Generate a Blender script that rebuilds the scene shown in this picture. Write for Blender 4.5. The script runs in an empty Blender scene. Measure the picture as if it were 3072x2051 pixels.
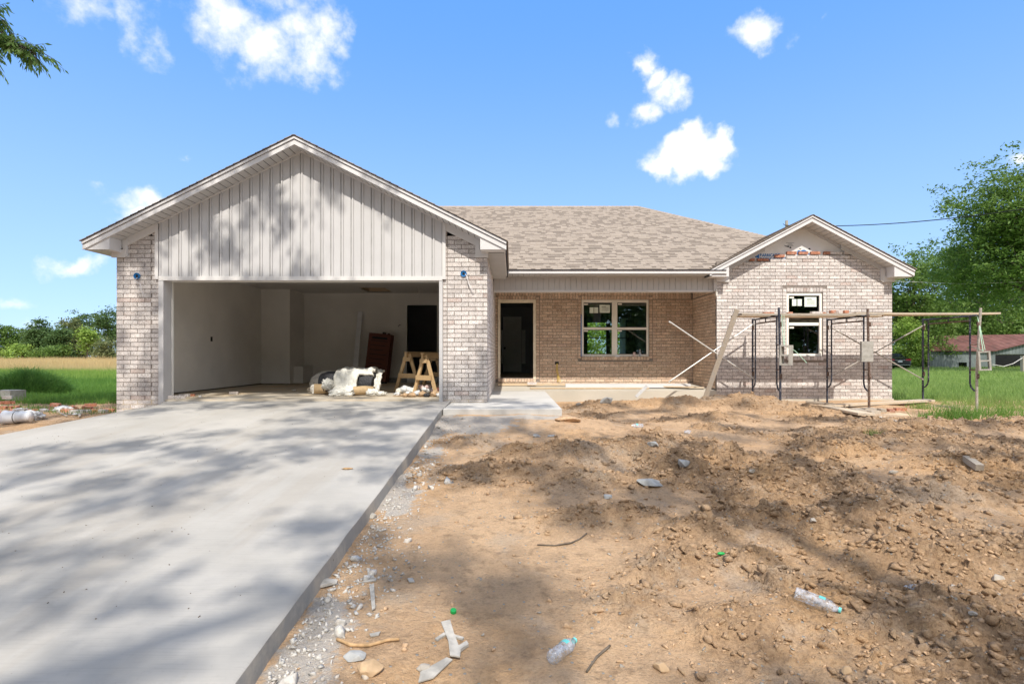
import bpy, math, random
import numpy as np
from mathutils import Vector, Matrix, Euler
random.seed(7); RNG = np.random.default_rng(11)
R = math.radians
sc = bpy.context.scene
COL = sc.collection
CZ = 0.795            # camera height over the garage slab (z = 0)

# ------------------------------------------------------------------ camera, sky, sun, exposure
cam_d = bpy.data.cameras.new('camera'); cam = bpy.data.objects.new('camera', cam_d); COL.objects.link(cam)
cam.location = (0, 0, CZ); cam.rotation_euler = (R(90), 0, 0)
cam_d.sensor_width = 36; cam_d.lens = 1650/3072*36; cam_d.shift_y = 41.5/3072
cam_d.clip_start = 0.05; cam_d.clip_end = 3000
sc.camera = cam

sc.view_settings.view_transform = 'Standard'; sc.view_settings.look = 'None'
sc.view_settings.gamma = 1; sc.view_settings.use_curve_mapping = False
sc.view_settings.exposure = 0.86
SUN_DIR = Vector((0.08, -1.0, 1.19)).normalized()      # towards the sun
elev = math.asin(SUN_DIR.z)

world = bpy.data.worlds.new('World'); sc.world = world; world.use_nodes = True
wt = world.node_tree; wt.nodes.clear()
def wn(t, **k):
    n = wt.nodes.new(t)
    for a, b in k.items(): setattr(n, a, b)
    return n
def wmath(op, a, b=None, c=None):
    n = wn('ShaderNodeMath', operation=op)
    for i, v in enumerate((a, b, c)):
        if v is None: continue
        if isinstance(v, (int, float)): n.inputs[i].default_value = v
        else: wt.links.new(v, n.inputs[i])
    return n.outputs[0]
sky = wn('ShaderNodeTexSky', sky_type='NISHITA', sun_disc=False)
sky.sun_elevation = elev; sky.sun_rotation = math.atan2(SUN_DIR.x, SUN_DIR.y)
sky.air_density = 1.0; sky.dust_density = 0.15; sky.ozone_density = 2.2; sky.altitude = 100
hs = wn('ShaderNodeHueSaturation'); hs.inputs['Saturation'].default_value = 1.05; hs.inputs['Value'].default_value = 1.0
wt.links.new(sky.outputs[0], hs.inputs['Color'])
geo = wn('ShaderNodeTexCoord')
def sky_dir(px, py):
    return Vector(((px-1536)/1650, 1, (1067-py)/1650)).normalized()
dirv = geo.outputs['Generated']
nz = wn('ShaderNodeTexNoise'); nz.inputs['Scale'].default_value = 7; nz.inputs['Detail'].default_value = 6; nz.inputs['Roughness'].default_value = .58
wt.links.new(dirv, nz.inputs['Vector'])
nz2 = wn('ShaderNodeTexNoise'); nz2.inputs['Scale'].default_value = 26; nz2.inputs['Detail'].default_value = 5; nz2.inputs['Roughness'].default_value = .6
wt.links.new(dirv, nz2.inputs['Vector'])
vs = wn('ShaderNodeVectorMath', operation='SUBTRACT'); wt.links.new(nz.outputs['Color'], vs.inputs[0]); vs.inputs[1].default_value = (.5, .5, .5)
vsc = wn('ShaderNodeVectorMath', operation='SCALE'); wt.links.new(vs.outputs[0], vsc.inputs[0]); vsc.inputs['Scale'].default_value = .13
va = wn('ShaderNodeVectorMath', operation='ADD'); wt.links.new(dirv, va.inputs[0]); wt.links.new(vsc.outputs[0], va.inputs[1])
# each puff: centre on the sky, half sizes in degrees, strength
PUFFS = [
 (690, 60, 4.2, 3.4, 1.0), (800, 130, 4.4, 3.2, 1.0), (900, 80, 4.0, 3.2, .85), (930, 165, 3.2, 2.6, .95), (740, 185, 3.0, 1.8, .6),
 (640, 10, 3.0, 2.6, .8), (980, 90, 2.4, 3.2, .9), (850, -60, 6, 3, .8),
 (420, 110, 1.9, 2.9, .6), (465, 40, 2.4, 1.6, .4), (240, 5, 3.0, 1.8, .7), (440, 150, 1.5, 1.5, .5),
 (1940, 170, 1.5, 1.5, 1.0), (1975, 220, 1.6, 2.2, 1.15), (2000, 270, 2.2, 2.2, 1.2), (1935, 320, 2.0, 2.0, 1.1), (1840, 335, 1.4, 1.4, .6),
 (2265, 85, 2.5, 1.7, 1.15), (2380, 115, 1.5, 1.0, .5), (2455, 70, 1.0, 1.5, .42),
 (2030, 455, 3.4, 2.5, 1.6), (2080, 480, 3.9, 2.1, 1.6), (2150, 450, 1.5, 1.7, 1.5), (2000, 490, 2.6, 1.7, 1.4), (2140, 510, 3.0, 1.0, 1.1), (2045, 410, 1.9, 1.5, 1.4),
 (430, 620, 3.4, 1.6, .95), (400, 650, 2.6, 1.3, .8), (250, 785, 3.0, 1.0, .9), (590, 455, 1.0, .9, .65), (50, 868, 2.2, .9, .6), (100, 945, 1.8, .7, .6), (-60, 860, 4, 1.2, .6),
 (3090, 465, 2.4, 1.0, 1.1),
]
PUFFS = [(p[0], p[1], p[2]*.86, p[3]*.86, p[4]*.95) for p in PUFFS]
acc = None
for (px, py, a, b, s) in PUFFS:
    c = sky_dir(px, py)
    sub = wn('ShaderNodeVectorMath', operation='SUBTRACT'); wt.links.new(va.outputs[0], sub.inputs[0]); sub.inputs[1].default_value = c
    mul = wn('ShaderNodeVectorMath', operation='MULTIPLY'); wt.links.new(sub.outputs[0], mul.inputs[0])
    mul.inputs[1].default_value = (1/R(a), 1/R(a), 1/R(b))
    ln = wn('ShaderNodeVectorMath', operation='LENGTH'); wt.links.new(mul.outputs[0], ln.inputs[0])
    g = wmath('MULTIPLY_ADD', ln.outputs['Value'], -1.0, 1.25)
    g = wmath('MULTIPLY', wmath('MAXIMUM', g, 0.0), s)
    acc = g if acc is None else wmath('MAXIMUM', acc, g)
dens = wmath('ADD', acc, wmath('MULTIPLY_ADD', nz2.outputs['Fac'], 1.5, -0.93))
ss = wn('ShaderNodeMapRange', interpolation_type='SMOOTHSTEP'); wt.links.new(dens, ss.inputs['Value'])
ss.inputs['From Min'].default_value = 0.0; ss.inputs['From Max'].default_value = 1.1
gate = wmath('MULTIPLY', ss.outputs[0], wmath('MINIMUM', wmath('MULTIPLY', acc, 6.0), 1.0))
cl = wn('ShaderNodeMix', data_type='RGBA'); wt.links.new(gate, cl.inputs['Factor'])
tint = wn('ShaderNodeMix', data_type='RGBA', blend_type='MULTIPLY'); tint.inputs['Factor'].default_value = 1.
wt.links.new(hs.outputs[0], tint.inputs['A']); tint.inputs['B'].default_value = (1.0, 1.12, 1.25, 1)
sxz = wn('ShaderNodeSeparateXYZ'); wt.links.new(dirv, sxz.inputs[0])
gr = wn('ShaderNodeMapRange', interpolation_type='SMOOTHSTEP'); wt.links.new(sxz.outputs[2], gr.inputs['Value']); gr.inputs['From Min'].default_value = -.02; gr.inputs['From Max'].default_value = .6
grc = wn('ShaderNodeMix', data_type='RGBA'); wt.links.new(gr.outputs[0], grc.inputs['Factor']); grc.inputs['A'].default_value = (1.75, 2.65, 4.1, 1); grc.inputs['B'].default_value = (.55, 1.55, 3.9, 1)
blend = wn('ShaderNodeMix', data_type='RGBA'); blend.inputs['Factor'].default_value = .86
wt.links.new(tint.outputs['Result'], blend.inputs['A']); wt.links.new(grc.outputs['Result'], blend.inputs['B']); tint = blend
# unseen cloud added over the rest of the sky to whiten and lift the fill light
gen = wn('ShaderNodeTexNoise'); gen.inputs['Scale'].default_value = 3.2; gen.inputs['Detail'].default_value = 7; gen.inputs['Roughness'].default_value = .6; wt.links.new(dirv, gen.inputs['Vector'])
gc = wn('ShaderNodeMapRange', interpolation_type='SMOOTHSTEP'); wt.links.new(gen.outputs['Fac'], gc.inputs['Value']); gc.inputs['From Min'].default_value = .36; gc.inputs['From Max'].default_value = .52
sx = wn('ShaderNodeSeparateXYZ'); wt.links.new(dirv, sx.inputs[0])
far_m = wn('ShaderNodeMapRange', interpolation_type='SMOOTHSTEP'); wt.links.new(sx.outputs[1], far_m.inputs['Value']); far_m.inputs['From Min'].default_value = .55; far_m.inputs['From Max'].default_value = .35
up_m = wn('ShaderNodeMapRange', interpolation_type='SMOOTHSTEP'); wt.links.new(sx.outputs[2], up_m.inputs['Value']); up_m.inputs['From Min'].default_value = .0; up_m.inputs['From Max'].default_value = .15
gate = wmath('MAXIMUM', gate, wmath('MULTIPLY', wmath('MULTIPLY', gc.outputs[0], far_m.outputs[0]), wmath('MULTIPLY', up_m.outputs[0], .9)))
wt.links.new(gate, cl.inputs['Factor'])
wt.links.new(tint.outputs['Result'], cl.inputs['A']); cl.inputs['B'].default_value = (4.9, 4.8, 4.75, 1)
bg = wn('ShaderNodeBackground'); wt.links.new(cl.outputs['Result'], bg.inputs['Color']); bg.inputs['Strength'].default_value = 0.15
wo = wn('ShaderNodeOutputWorld'); wt.links.new(bg.outputs[0], wo.inputs['Surface'])

sd = bpy.data.lights.new('sun', 'SUN'); so = bpy.data.objects.new('sun', sd); COL.objects.link(so)
sd.energy = 2.75; sd.angle = R(0.55); sd.color = (1.0, 0.945, 0.85)
so.rotation_euler = SUN_DIR.to_track_quat('Z', 'Y').to_euler(); so.location = (0, -10, 30)

# ------------------------------------------------------------------ helpers
def tag(o, label=None, cat=None, group=None, kind=None):
    if label: o['label'] = label
    if cat: o['category'] = cat
    if group: o['group'] = group
    if kind: o['kind'] = kind
    return o
def empty(name, loc, label, cat, group=None, rz=0):
    o = bpy.data.objects.new(name, None); COL.objects.link(o); o.location = loc; o.rotation_euler = (0, 0, rz)
    o.empty_display_size = .1
    return tag(o, label, cat, group)
def at(px, py, Y):                      # point seen at a pixel of the 3072 px photograph, at depth Y
    return Vector(((px-1536)/1650*Y, Y, CZ-(py-1067)/1650*Y))
BOXF = [(0,3,2,1),(4,5,6,7),(0,1,5,4),(1,2,6,5),(2,3,7,6),(3,0,4,7)]
class MB:
    def __init__(s): s.v = []; s.f = []
    def add(s, vs, fs):
        b = len(s.v); s.v += [tuple(p) for p in vs]; s.f += [tuple(i+b for i in f) for f in fs]; return s
    def box(s, x0, x1, y0, y1, z0, z1, m=None):
        vs = [(x0,y0,z0),(x1,y0,z0),(x1,y1,z0),(x0,y1,z0),(x0,y0,z1),(x1,y0,z1),(x1,y1,z1),(x0,y1,z1)]
        if m is not None: vs = [m @ Vector(p) for p in vs]
        return s.add(vs, BOXF)
    def bar(s, a, b, w, h, up=(0,0,1), w2=None):     # rectangular bar from a to b
        a = Vector(a); b = Vector(b); d = (b-a).normalized(); u = Vector(up)
        side = d.cross(u).normalized(); u = side.cross(d).normalized()
        vs = []
        for p in (a, b):
            for (i, j) in ((-1,-1),(1,-1),(1,1),(-1,1)): vs.append(p + side*i*w/2 + u*j*h/2)
        return s.add(vs, [(3,2,1,0),(4,5,6,7),(0,1,5,4),(1,2,6,5),(2,3,7,6),(3,0,4,7)])
    def tube(s, pts, r, n=8, caps=True):
        pts = [Vector(p) for p in pts]; rs = r if isinstance(r, (list, tuple)) else [r]*len(pts)
        b = len(s.v); prev = None
        for i, p in enumerate(pts):
            d = (pts[min(i+1, len(pts)-1)] - pts[max(i-1, 0)]).normalized()
            if prev is None:
                side = d.cross(Vector((0,0,1)));
                if side.length < .05: side = d.cross(Vector((0,1,0)))
            else: side = prev - d*prev.dot(d)
            side.normalize(); prev = side.copy(); up = side.cross(d)
            for k in range(n):
                a = 2*math.pi*k/n; s.v.append(tuple(p + (side*math.cos(a)+up*math.sin(a))*rs[i]))
        for i in range(len(pts)-1):
            for k in range(n):
                k2 = (k+1) % n; s.f.append((b+i*n+k, b+i*n+k2, b+(i+1)*n+k2, b+(i+1)*n+k))
        if caps:
            s.f.append(tuple(b+k for k in reversed(range(n)))); s.f.append(tuple(b+(len(pts)-1)*n+k for k in range(n)))
        return s
    def prism(s, poly, d):              # polygon (3D points) extruded along vector d
        d = Vector(d); n = len(poly); vs = [Vector(p) for p in poly] + [Vector(p)+d for p in poly]
        return s.add(vs, [tuple(range(n)), tuple(reversed(range(n, 2*n)))] + [(i, i+n, (i+1)%n+n, (i+1)%n) for i in range(n)])
    def quad(s, a, b, c, d): return s.add([a,b,c,d], [(0,1,2,3)])
    def lathe(s, prof, n=16, m=None):    # profile [(r, z)]
        b = len(s.v)
        for (r, z) in prof:
            for k in range(n):
                a = 2*math.pi*k/n; p = Vector((r*math.cos(a), r*math.sin(a), z))
                s.v.append(tuple(m @ p if m is not None else p))
        for i in range(len(prof)-1):
            for k in range(n):
                k2 = (k+1) % n; s.f.append((b+i*n+k, b+i*n+k2, b+(i+1)*n+k2, b+(i+1)*n+k))
        return s
    def build(s, name, mat, parent=None, smooth=False, fix=True, local=False):
        me = bpy.data.meshes.new(name)
        vs = s.v
        if parent is not None and not local:
            inv = parent_matrix(parent).inverted(); vs = [tuple(inv @ Vector(p)) for p in vs]
        me.from_pydata(vs, [], s.f)
        if fix:
            import bmesh
            bm = bmesh.new(); bm.from_mesh(me); bmesh.ops.recalc_face_normals(bm, faces=bm.faces); bm.to_mesh(me); bm.free()
        if smooth: me.polygons.foreach_set('use_smooth', [True]*len(me.polygons))
        me.materials.append(mat)
        o = bpy.data.objects.new(name, me); COL.objects.link(o)
        if parent is not None: o.parent = parent
        return o
def parent_matrix(p):
    m = p.matrix_basis.copy()
    while p.parent: p = p.parent; m = p.matrix_basis @ m
    return m
def np_mesh(name, V, F, mat, parent=None, smooth=False, attrs=None):
    """V (n,3) float, F (m,k) int"""
    me = bpy.data.meshes.new(name); n = len(V); m, k = F.shape
    me.vertices.add(n); me.vertices.foreach_set('co', np.ascontiguousarray(V, dtype=np.float32).ravel())
    me.loops.add(m*k); me.loops.foreach_set('vertex_index', np.ascontiguousarray(F, dtype=np.int32).ravel())
    me.polygons.add(m); me.polygons.foreach_set('loop_start', np.arange(0, m*k, k, dtype=np.int32))
    me.polygons.foreach_set('loop_total', np.full(m, k, dtype=np.int32))
    if smooth: me.polygons.foreach_set('use_smooth', np.ones(m, dtype=bool))
    me.update(calc_edges=True)
    for a, val in (attrs or {}).items():
        at_ = me.attributes.new(a, 'FLOAT', 'POINT'); at_.data.foreach_set('value', np.ascontiguousarray(val, dtype=np.float32).ravel())
    me.materials.append(mat)
    o = bpy.data.objects.new(name, me); COL.objects.link(o)
    if parent is not None:
        o.parent = parent; o.matrix_parent_inverse = parent_matrix(parent).inverted()
    return o

# ---- materials
class NT:
    def __init__(s, name):
        s.m = bpy.data.materials.new(name); s.m.use_nodes = True; s.t = s.m.node_tree; s.t.nodes.clear()
        s.out = s.n('ShaderNodeOutputMaterial'); s.pos = s.n('ShaderNodeNewGeometry')
    def n(s, t, ins=None, **k):
        n = s.t.nodes.new(t)
        for a, b in k.items(): setattr(n, a, b)
        for a, b in (ins or {}).items():
            if hasattr(b, 'is_linked') or isinstance(b, bpy.types.NodeSocket): s.t.links.new(b, n.inputs[a])
            else: n.inputs[a].default_value = b
        return n
    def noise(s, scale, detail=4, rough=.55, vec=None, out='Fac', dist=0):
        return s.n('ShaderNodeTexNoise', {'Vector': vec or s.pos.outputs['Position'], 'Scale': scale, 'Detail': detail, 'Roughness': rough, 'Distortion': dist}).outputs[out]
    def ramp(s, fac, a, b, lo=0., hi=1.):
        return s.n('ShaderNodeMapRange', {'Value': fac, 'From Min': a, 'From Max': b, 'To Min': lo, 'To Max': hi}, interpolation_type='SMOOTHSTEP').outputs[0]
    def mix(s, f, a, b, blend='MIX'):
        n = s.t.nodes.new('ShaderNodeMix'); n.data_type = 'RGBA'; n.blend_type = blend
        for i, v in ((0, f), (6, a), (7, b)):
            if isinstance(v, bpy.types.NodeSocket): s.t.links.new(v, n.inputs[i])
            elif i == 0: n.inputs[0].default_value = v
            else: n.inputs[i].default_value = (*v[:3], 1)
        return n.outputs[2]
    def math(s, op, a, b=None, c=None):
        n = s.n('ShaderNodeMath', operation=op)
        for i, v in enumerate((a, b, c)):
            if v is None: continue
            if isinstance(v, bpy.types.NodeSocket): s.t.links.new(v, n.inputs[i])
            else: n.inputs[i].default_value = v
        return n.outputs[0]
    def rnd(s):
        a = s.pos.outputs['Random Per Island']; b = s.n('ShaderNodeObjectInfo').outputs['Random']
        return s.math('FRACT', s.math('ADD', a, b))
    def finish(s, col, rough=.8, bump=None, bstr=.3, bdist=.01, spec=.3, metal=0., trans=None):
        p = s.n('ShaderNodeBsdfPrincipled')
        for key, v in (('Base Color', col), ('Roughness', rough), ('Specular IOR Level', spec), ('Metallic', metal)):
            if isinstance(v, bpy.types.NodeSocket): s.t.links.new(v, p.inputs[key])
            elif key == 'Base Color': p.inputs[key].default_value = (*v[:3], 1)
            else: p.inputs[key].default_value = v
        if bump is not None:
            b = s.n('ShaderNodeBump', {'Strength': bstr, 'Distance': bdist, 'Height': bump}); s.t.links.new(b.outputs[0], p.inputs['Normal'])
        surf = p.outputs[0]
        if trans is not None:
            t = s.n('ShaderNodeBsdfTranslucent'); c = trans[0]
            if isinstance(c, bpy.types.NodeSocket): s.t.links.new(c, t.inputs[0])
            else: t.inputs[0].default_value = (*c, 1)
            mx = s.n('ShaderNodeMixShader', {0: trans[1]}); s.t.links.new(surf, mx.inputs[1]); s.t.links.new(t.outputs[0], mx.inputs[2]); surf = mx.outputs[0]
        s.t.links.new(surf, s.out.inputs['Surface']); return s.m
def simple(name, c, rough=.7, var=.12, scale=6, bump=.15, bscale=60, spec=.3, metal=0., dirt=None, dscale=2.5):
    t = NT(name); f = t.noise(scale, 5)
    lo = [x*(1-var) for x in c]; hi = [min(1, x*(1+var)) for x in c]
    col = t.mix(t.ramp(f, .3, .7), lo, hi)
    if dirt: col = t.mix(t.math('MULTIPLY', t.ramp(t.noise(dscale, 6, .65), .5, .75), .6), col, dirt)
    return t.finish(col, rough, t.noise(bscale, 3), bump, .004, spec, metal)

M = {}
def brick_mat(name, light, mid, red=(.42,.28,.23), amount=.5):
    t = NT(name); r = t.rnd()
    base = t.mix(t.ramp(t.noise(14, 4, .6), .35, .65), mid, [m*1.35 for m in mid])
    red_f = t.math('MULTIPLY', t.ramp(r, .93, .97), .6)
    base = t.mix(red_f, base, red)
    speck = t.ramp(t.noise(75, 3, .62, dist=.6), .46, .56)
    big = t.ramp(t.noise(9, 4, .6), .25, .62)
    cover = t.math('MULTIPLY', speck, t.math('MULTIPLY_ADD', big, .55, .5))
    cover = t.math('MULTIPLY', cover, t.math('MULTIPLY_ADD', t.math('FRACT', t.math('MULTIPLY', r, 7.3)), .5, .55))
    col = t.mix(cover, base, light)
    v = t.math('MULTIPLY_ADD', t.math('FRACT', t.math('MULTIPLY', r, 13.7)), .28, .86)
    mul = t.n('ShaderNodeVectorMath', {0: col}, operation='SCALE'); t.t.links.new(v, mul.inputs['Scale'])
    return t.finish(mul.outputs[0], .92, t.noise(110, 4, .7), .5, .006, .15)
M['brick'] = brick_mat('whitewashed_brick', (.82,.785,.75), (.40,.35,.325))
M['brick_bounce_tint'] = brick_mat('whitewashed_brick_bounce_tint', (.86,.72,.58), (.43,.295,.21))  # same brick under the porch, warm bounce light tinted into its colour
M['mortar'] = simple('mortar', (.25,.215,.19), .95, .2, 20, .4, 90)
M['red_brick'] = simple('clay_brick', (.42,.18,.11), .9, .3, 25, .4, 80, dirt=(.6,.5,.44), dscale=14)
M['siding'] = simple('grey_vinyl_siding', (.545,.53,.525), .55, .03, 2, .05, 30)
M['trim'] = simple('pale_vinyl_trim', (.66,.635,.615), .5, .03, 2, .05, 30)
M['soffit'] = simple('vinyl_soffit', (.52,.51,.50), .6, .04, 2, .05, 30)
M['backing'] = simple('dark_backing', (.41,.40,.39), .9, .1)
M['header'] = simple('vinyl_board', (.55,.52,.49), .55, .04, 3, .05, 30)
M['fascia'] = simple('fascia_metal', (.66,.64,.635), .45, .03, 2, .04, 20)
M['white'] = simple('white_vinyl_frame', (.88,.84,.76), .45, .04, 3, .04, 30)
M['wood_frame'] = simple('door_frame_wood', (.86,.76,.60), .7, .1, 9, .1, 40)
M['drywall'] = simple('drywall', (.80,.775,.73), .95, .05, 1.2, .12, 160, dirt=(.73,.705,.66), dscale=.9)
M['ceiling'] = simple('ceiling_drywall', (.76,.74,.71), .95, .04, 1.2, .1, 120)
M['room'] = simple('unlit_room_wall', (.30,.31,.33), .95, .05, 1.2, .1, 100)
M['interior_door'] = simple('primed_door', (.82,.81,.78), .6, .03, 3, .05, 30)
M['wrap'] = simple('house_wrap', (.74,.73,.71), .5, .06, 1.6, .15, 14, dirt=(.62,.60,.57), dscale=3)
M['blue_print'] = simple('blue_print', (.03,.16,.42), .6, .05)
M['black_print'] = simple('black_print', (.03,.03,.035), .6, .05)
M['blue_plastic'] = simple('blue_plastic', (.01,.16,.42), .4, .1)
M['blue_tape'] = simple('blue_flashing_tape', (.03,.12,.35), .5, .1)
M['wire'] = simple('white_wire', (.72,.68,.66), .5, .05)
M['yellow'] = simple('yellow_cable', (.72,.52,.12), .5, .1)
M['dark'] = simple('black_plastic', (.012,.012,.013), .5, .1)
M['paper'] = simple('sticker_paper', (.72,.78,.70), .7, .03)
M['steel_dark'] = simple('worn_scaffold_paint', (.035,.04,.06), .5, .4, 30, .3, 80, dirt=(.50,.46,.42), dscale=26)
M['steel_rust'] = simple('rusty_scaffold_pipe', (.12,.075,.055), .6, .4, 30, .3, 80, dirt=(.45,.42,.38), dscale=17)
M['steel_pale'] = simple('cement_coated_pipe', (.36,.33,.29), .7, .3, 30, .3, 80, dirt=(.15,.10,.07), dscale=15)
M['galv'] = simple('galvanised_tube', (.62,.61,.58), .35, .15, 25, .1, 60, metal=.35)
def wood_mat(name, a, b, stretch=(1,1,1), grey=None):
    t = NT(name); mp = t.n('ShaderNodeMapping', {'Vector': t.pos.outputs['Position'], 'Scale': stretch})
    f = t.noise(9, 6, .6, vec=mp.outputs[0], dist=1.2)
    col = t.mix(t.ramp(f, .3, .7), a, b)
    v = t.math('MULTIPLY_ADD', t.rnd(), .3, .85); mul = t.n('ShaderNodeVectorMath', {0: col}, operation='SCALE'); t.t.links.new(v, mul.inputs['Scale'])
    c = mul.outputs[0]
    if grey: c = t.mix(t.math('MULTIPLY', t.ramp(t.noise(7, 5, .7), .48, .7), .8), c, grey)
    return t.finish(c, .8, f, .25, .004, .2)
M['pine'] = wood_mat('pine_lumber', (.62,.45,.26), (.50,.32,.15), (2,14,14))
M['plank'] = wood_mat('scaffold_plank', (.60,.50,.38), (.46,.37,.27), (1,12,12), grey=(.42,.38,.33))
M['plank_old'] = wood_mat('weathered_plank', (.46,.40,.33), (.33,.28,.22), (3,10,10), grey=(.40,.38,.36))
M['osb'] = wood_mat('dusty_lumber', (.62,.48,.33), (.50,.38,.25), (2,9,9), grey=(.55,.48,.38))
def block_mat():
    t = NT('cinder_block'); f = t.noise(120, 3, .7); col = t.mix(t.ramp(t.noise(12, 5), .3, .7), (.34,.32,.28), (.46,.44,.40))
    col = t.mix(t.ramp(f, .62, .72), col, (.62,.6,.56)); return t.finish(col, .95, f, .6, .006, .1)
M['block'] = block_mat()
def conc_mat(name, a, b, broom=0., stain=None, st_scale=1.2):
    t = NT(name); n1 = t.noise(1.1, 6, .6); n2 = t.noise(45, 4, .7)
    col = t.mix(t.ramp(n1, .3, .7), a, b)
    col = t.mix(t.math('MULTIPLY', t.ramp(n2, .55, .8), .25), col, [x*.6 for x in a])
    if stain: col = t.mix(t.ramp(t.noise(st_scale, 7, .68), .42, .66), col, stain)
    if broom:
        mp2 = t.n('ShaderNodeMapping', {'Vector': t.pos.outputs['Position'], 'Scale': (1.6, .22, 1)})
        col = t.mix(t.math('MULTIPLY', t.ramp(t.noise(1.7, 5, .62, vec=mp2.outputs[0]), .48, .66), .22), col, (.30,.25,.19))
    # small dark grit
    vor = t.n('ShaderNodeTexVoronoi', {'Vector': t.pos.outputs['Position'], 'Scale': 7.}, feature='F1')
    spot = t.ramp(vor.outputs['Distance'], .035, .05, 1, 0)
    col = t.mix(t.math('MULTIPLY', spot, t.ramp(t.noise(3.1, 3), .5, .6)), col, (.12,.10,.08))
    h = n2
    if broom:
        mp = t.n('ShaderNodeMapping', {'Vector': t.pos.outputs['Position'], 'Scale': (1.3, 70, 1)})
        br = t.noise(3., 3, .6, vec=mp.outputs[0]); h = t.math('ADD', br, t.math('MULTIPLY', n2, .4))
        col = t.mix(t.math('MULTIPLY', t.ramp(br, .50, .72), .24), col, [x*.6 for x in a])
    return t.finish(col, .9, h, .25, .003, .15)
M['drive'] = conc_mat('broomed_concrete', (.385,.366,.336), (.455,.433,.40), broom=1.)
M['walk'] = conc_mat('new_concrete', (.50,.485,.455), (.57,.55,.52), broom=.0)
M['slab'] = conc_mat('old_slab', (.48,.44,.37), (.56,.51,.43))
M['gfloor'] = conc_mat('dusty_garage_floor', (.48,.43,.36), (.58,.51,.41), stain=(.58,.46,.31), st_scale=.9)
def shingle_mat(name, a, b, dark=1.):
    t = NT(name); r = t.rnd(); g = t.noise(160, 3, .7)
    col = t.mix(r, a, b); col = t.mix(t.math('MULTIPLY', t.ramp(g, .45, .65), .4), col, [x*1.35 for x in b])
    return t.finish(col, .95, g, .5, .004, .1)
M['shingle'] = shingle_mat('asphalt_shingle', (.285,.24,.198), (.335,.282,.235))
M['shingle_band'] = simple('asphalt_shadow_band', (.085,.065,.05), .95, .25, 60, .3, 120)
M['roof_edge_shade'] = simple('roof_edge_shade', (.035,.035,.045), .9, .3, 60, .3, 120)  # near-black: shade along the roof edges put into the colour
def glass_mat():
    t = NT('window_glass'); tr = t.n('ShaderNodeBsdfTransparent', {'Color': (.80,.88,.84,1)})
    gl = t.n('ShaderNodeBsdfGlossy', {'Color': (1,1,1,1), 'Roughness': .01})
    fr = t.n('ShaderNodeFresnel', {'IOR': 1.55})
    f = t.math('MULTIPLY_ADD', fr.outputs[0], 1.3, .07)
    mx = t.n('ShaderNodeMixShader', {0: f}); t.t.links.new(tr.outputs[0], mx.inputs[1]); t.t.links.new(gl.outputs[0], mx.inputs[2])
    t.t.links.new(mx.outputs[0], t.out.inputs['Surface']); return t.m
M['glass'] = glass_mat()
def leaf_mat(name, a, b, c=None, trans=.35):
    t = NT(name); r = t.pos.outputs['Random Per Island']
    col = t.mix(r, a, b); big = t.ramp(t.noise(.55, 3, .5), .35, .65)
    col = t.mix(t.math('MULTIPLY', big, .55), col, c or b)
    return t.finish(col, .55, spec=.25, trans=(t.mix(.5, col, [min(1, x*1.6) for x in b]), trans))
M['leaf'] = leaf_mat('broad_leaf', (.055,.12,.024), (.14,.225,.048), (.18,.27,.058))
M['leaf_dark'] = leaf_mat('dark_leaf', (.05,.105,.032), (.105,.17,.055))
M['leaf_light'] = leaf_mat('light_leaf', (.17,.27,.045), (.27,.39,.08), (.30,.42,.09))
M['leaf_olive'] = leaf_mat('olive_leaf', (.10,.14,.05), (.18,.21,.085), (.22,.22,.10))
M['grass'] = leaf_mat('lawn_grass', (.16,.25,.058), (.28,.38,.11), (.31,.40,.13), .45)
M['grass_dark'] = leaf_mat('deep_grass', (.09,.19,.035), (.16,.29,.055), (.18,.31,.06), .45)
M['straw'] = leaf_mat('dry_grass', (.48,.36,.17), (.62,.47,.25), (.55,.45,.2), .35)
M['bark'] = simple('bark', (.13,.105,.08), .95, .3, 12, .7, 40)
M['metal_wall'] = None
def corr(name, a, b, freq, axis, rust=None):
    t = NT(name); sp = t.n('ShaderNodeSeparateXYZ', {0: t.pos.outputs['Position']})
    s_ = t.math('SINE', t.math('MULTIPLY', sp.outputs[axis], freq))
    col = t.mix(t.ramp(t.noise(.8, 5, .65), .35, .65), a, b)
    if rust: col = t.mix(t.ramp(t.noise(1.5, 6, .7), .45, .65), col, rust)
    return t.finish(col, .6, s_, .8, .03, .3, .1)
M['barn_wall'] = corr('corrugated_grey_metal', (.14,.16,.165), (.21,.235,.24), 22, 0)
M['barn_roof'] = corr('rusty_metal_roof', (.15,.065,.055), (.21,.10,.085), 14, 0, (.12,.06,.05))
M['car'] = NT('black_car_paint').finish((.012,.012,.018), .15, spec=.6)
M['car_glass'] = NT('dark_car_glass').finish((.02,.025,.03), .05, spec=.8)
M['tail'] = NT('red_tail_lamp').finish((.30,.01,.02), .2, spec=.6)
M['chrome'] = NT('chrome').finish((.6,.6,.62), .15, metal=1.)
M['plate'] = NT('licence_plate').finish((.75,.77,.8), .5)
M['rubber'] = simple('rubber', (.02,.02,.02), .9, .1)
M['insul'] = simple('white_insulation', (.70,.68,.62), 1., .1, 20, .9, 50)
M['kraft'] = simple('kraft_paper', (.42,.30,.17), .8, .15, 8, .4, 20)
M['felt'] = simple('speckled_felt', (.05,.05,.055), .9, .6, 60, .5, 60)
M['maroon'] = simple('maroon_cardboard', (.14,.045,.028), .6, .1, 3, .1, 30)
M['card'] = simple('cardboard', (.45,.31,.19), .85, .2, 8, .3, 25)
M['cloth'] = simple('white_plastic_bag', (.60,.60,.60), .5, .1, 20, .5, 30)
M['pink'] = simple('pinkish_rag', (.62,.48,.46), .9, .2, 20, .5, 30)
M['bucket'] = simple('white_bucket', (.80,.81,.84), .4, .05)
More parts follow.
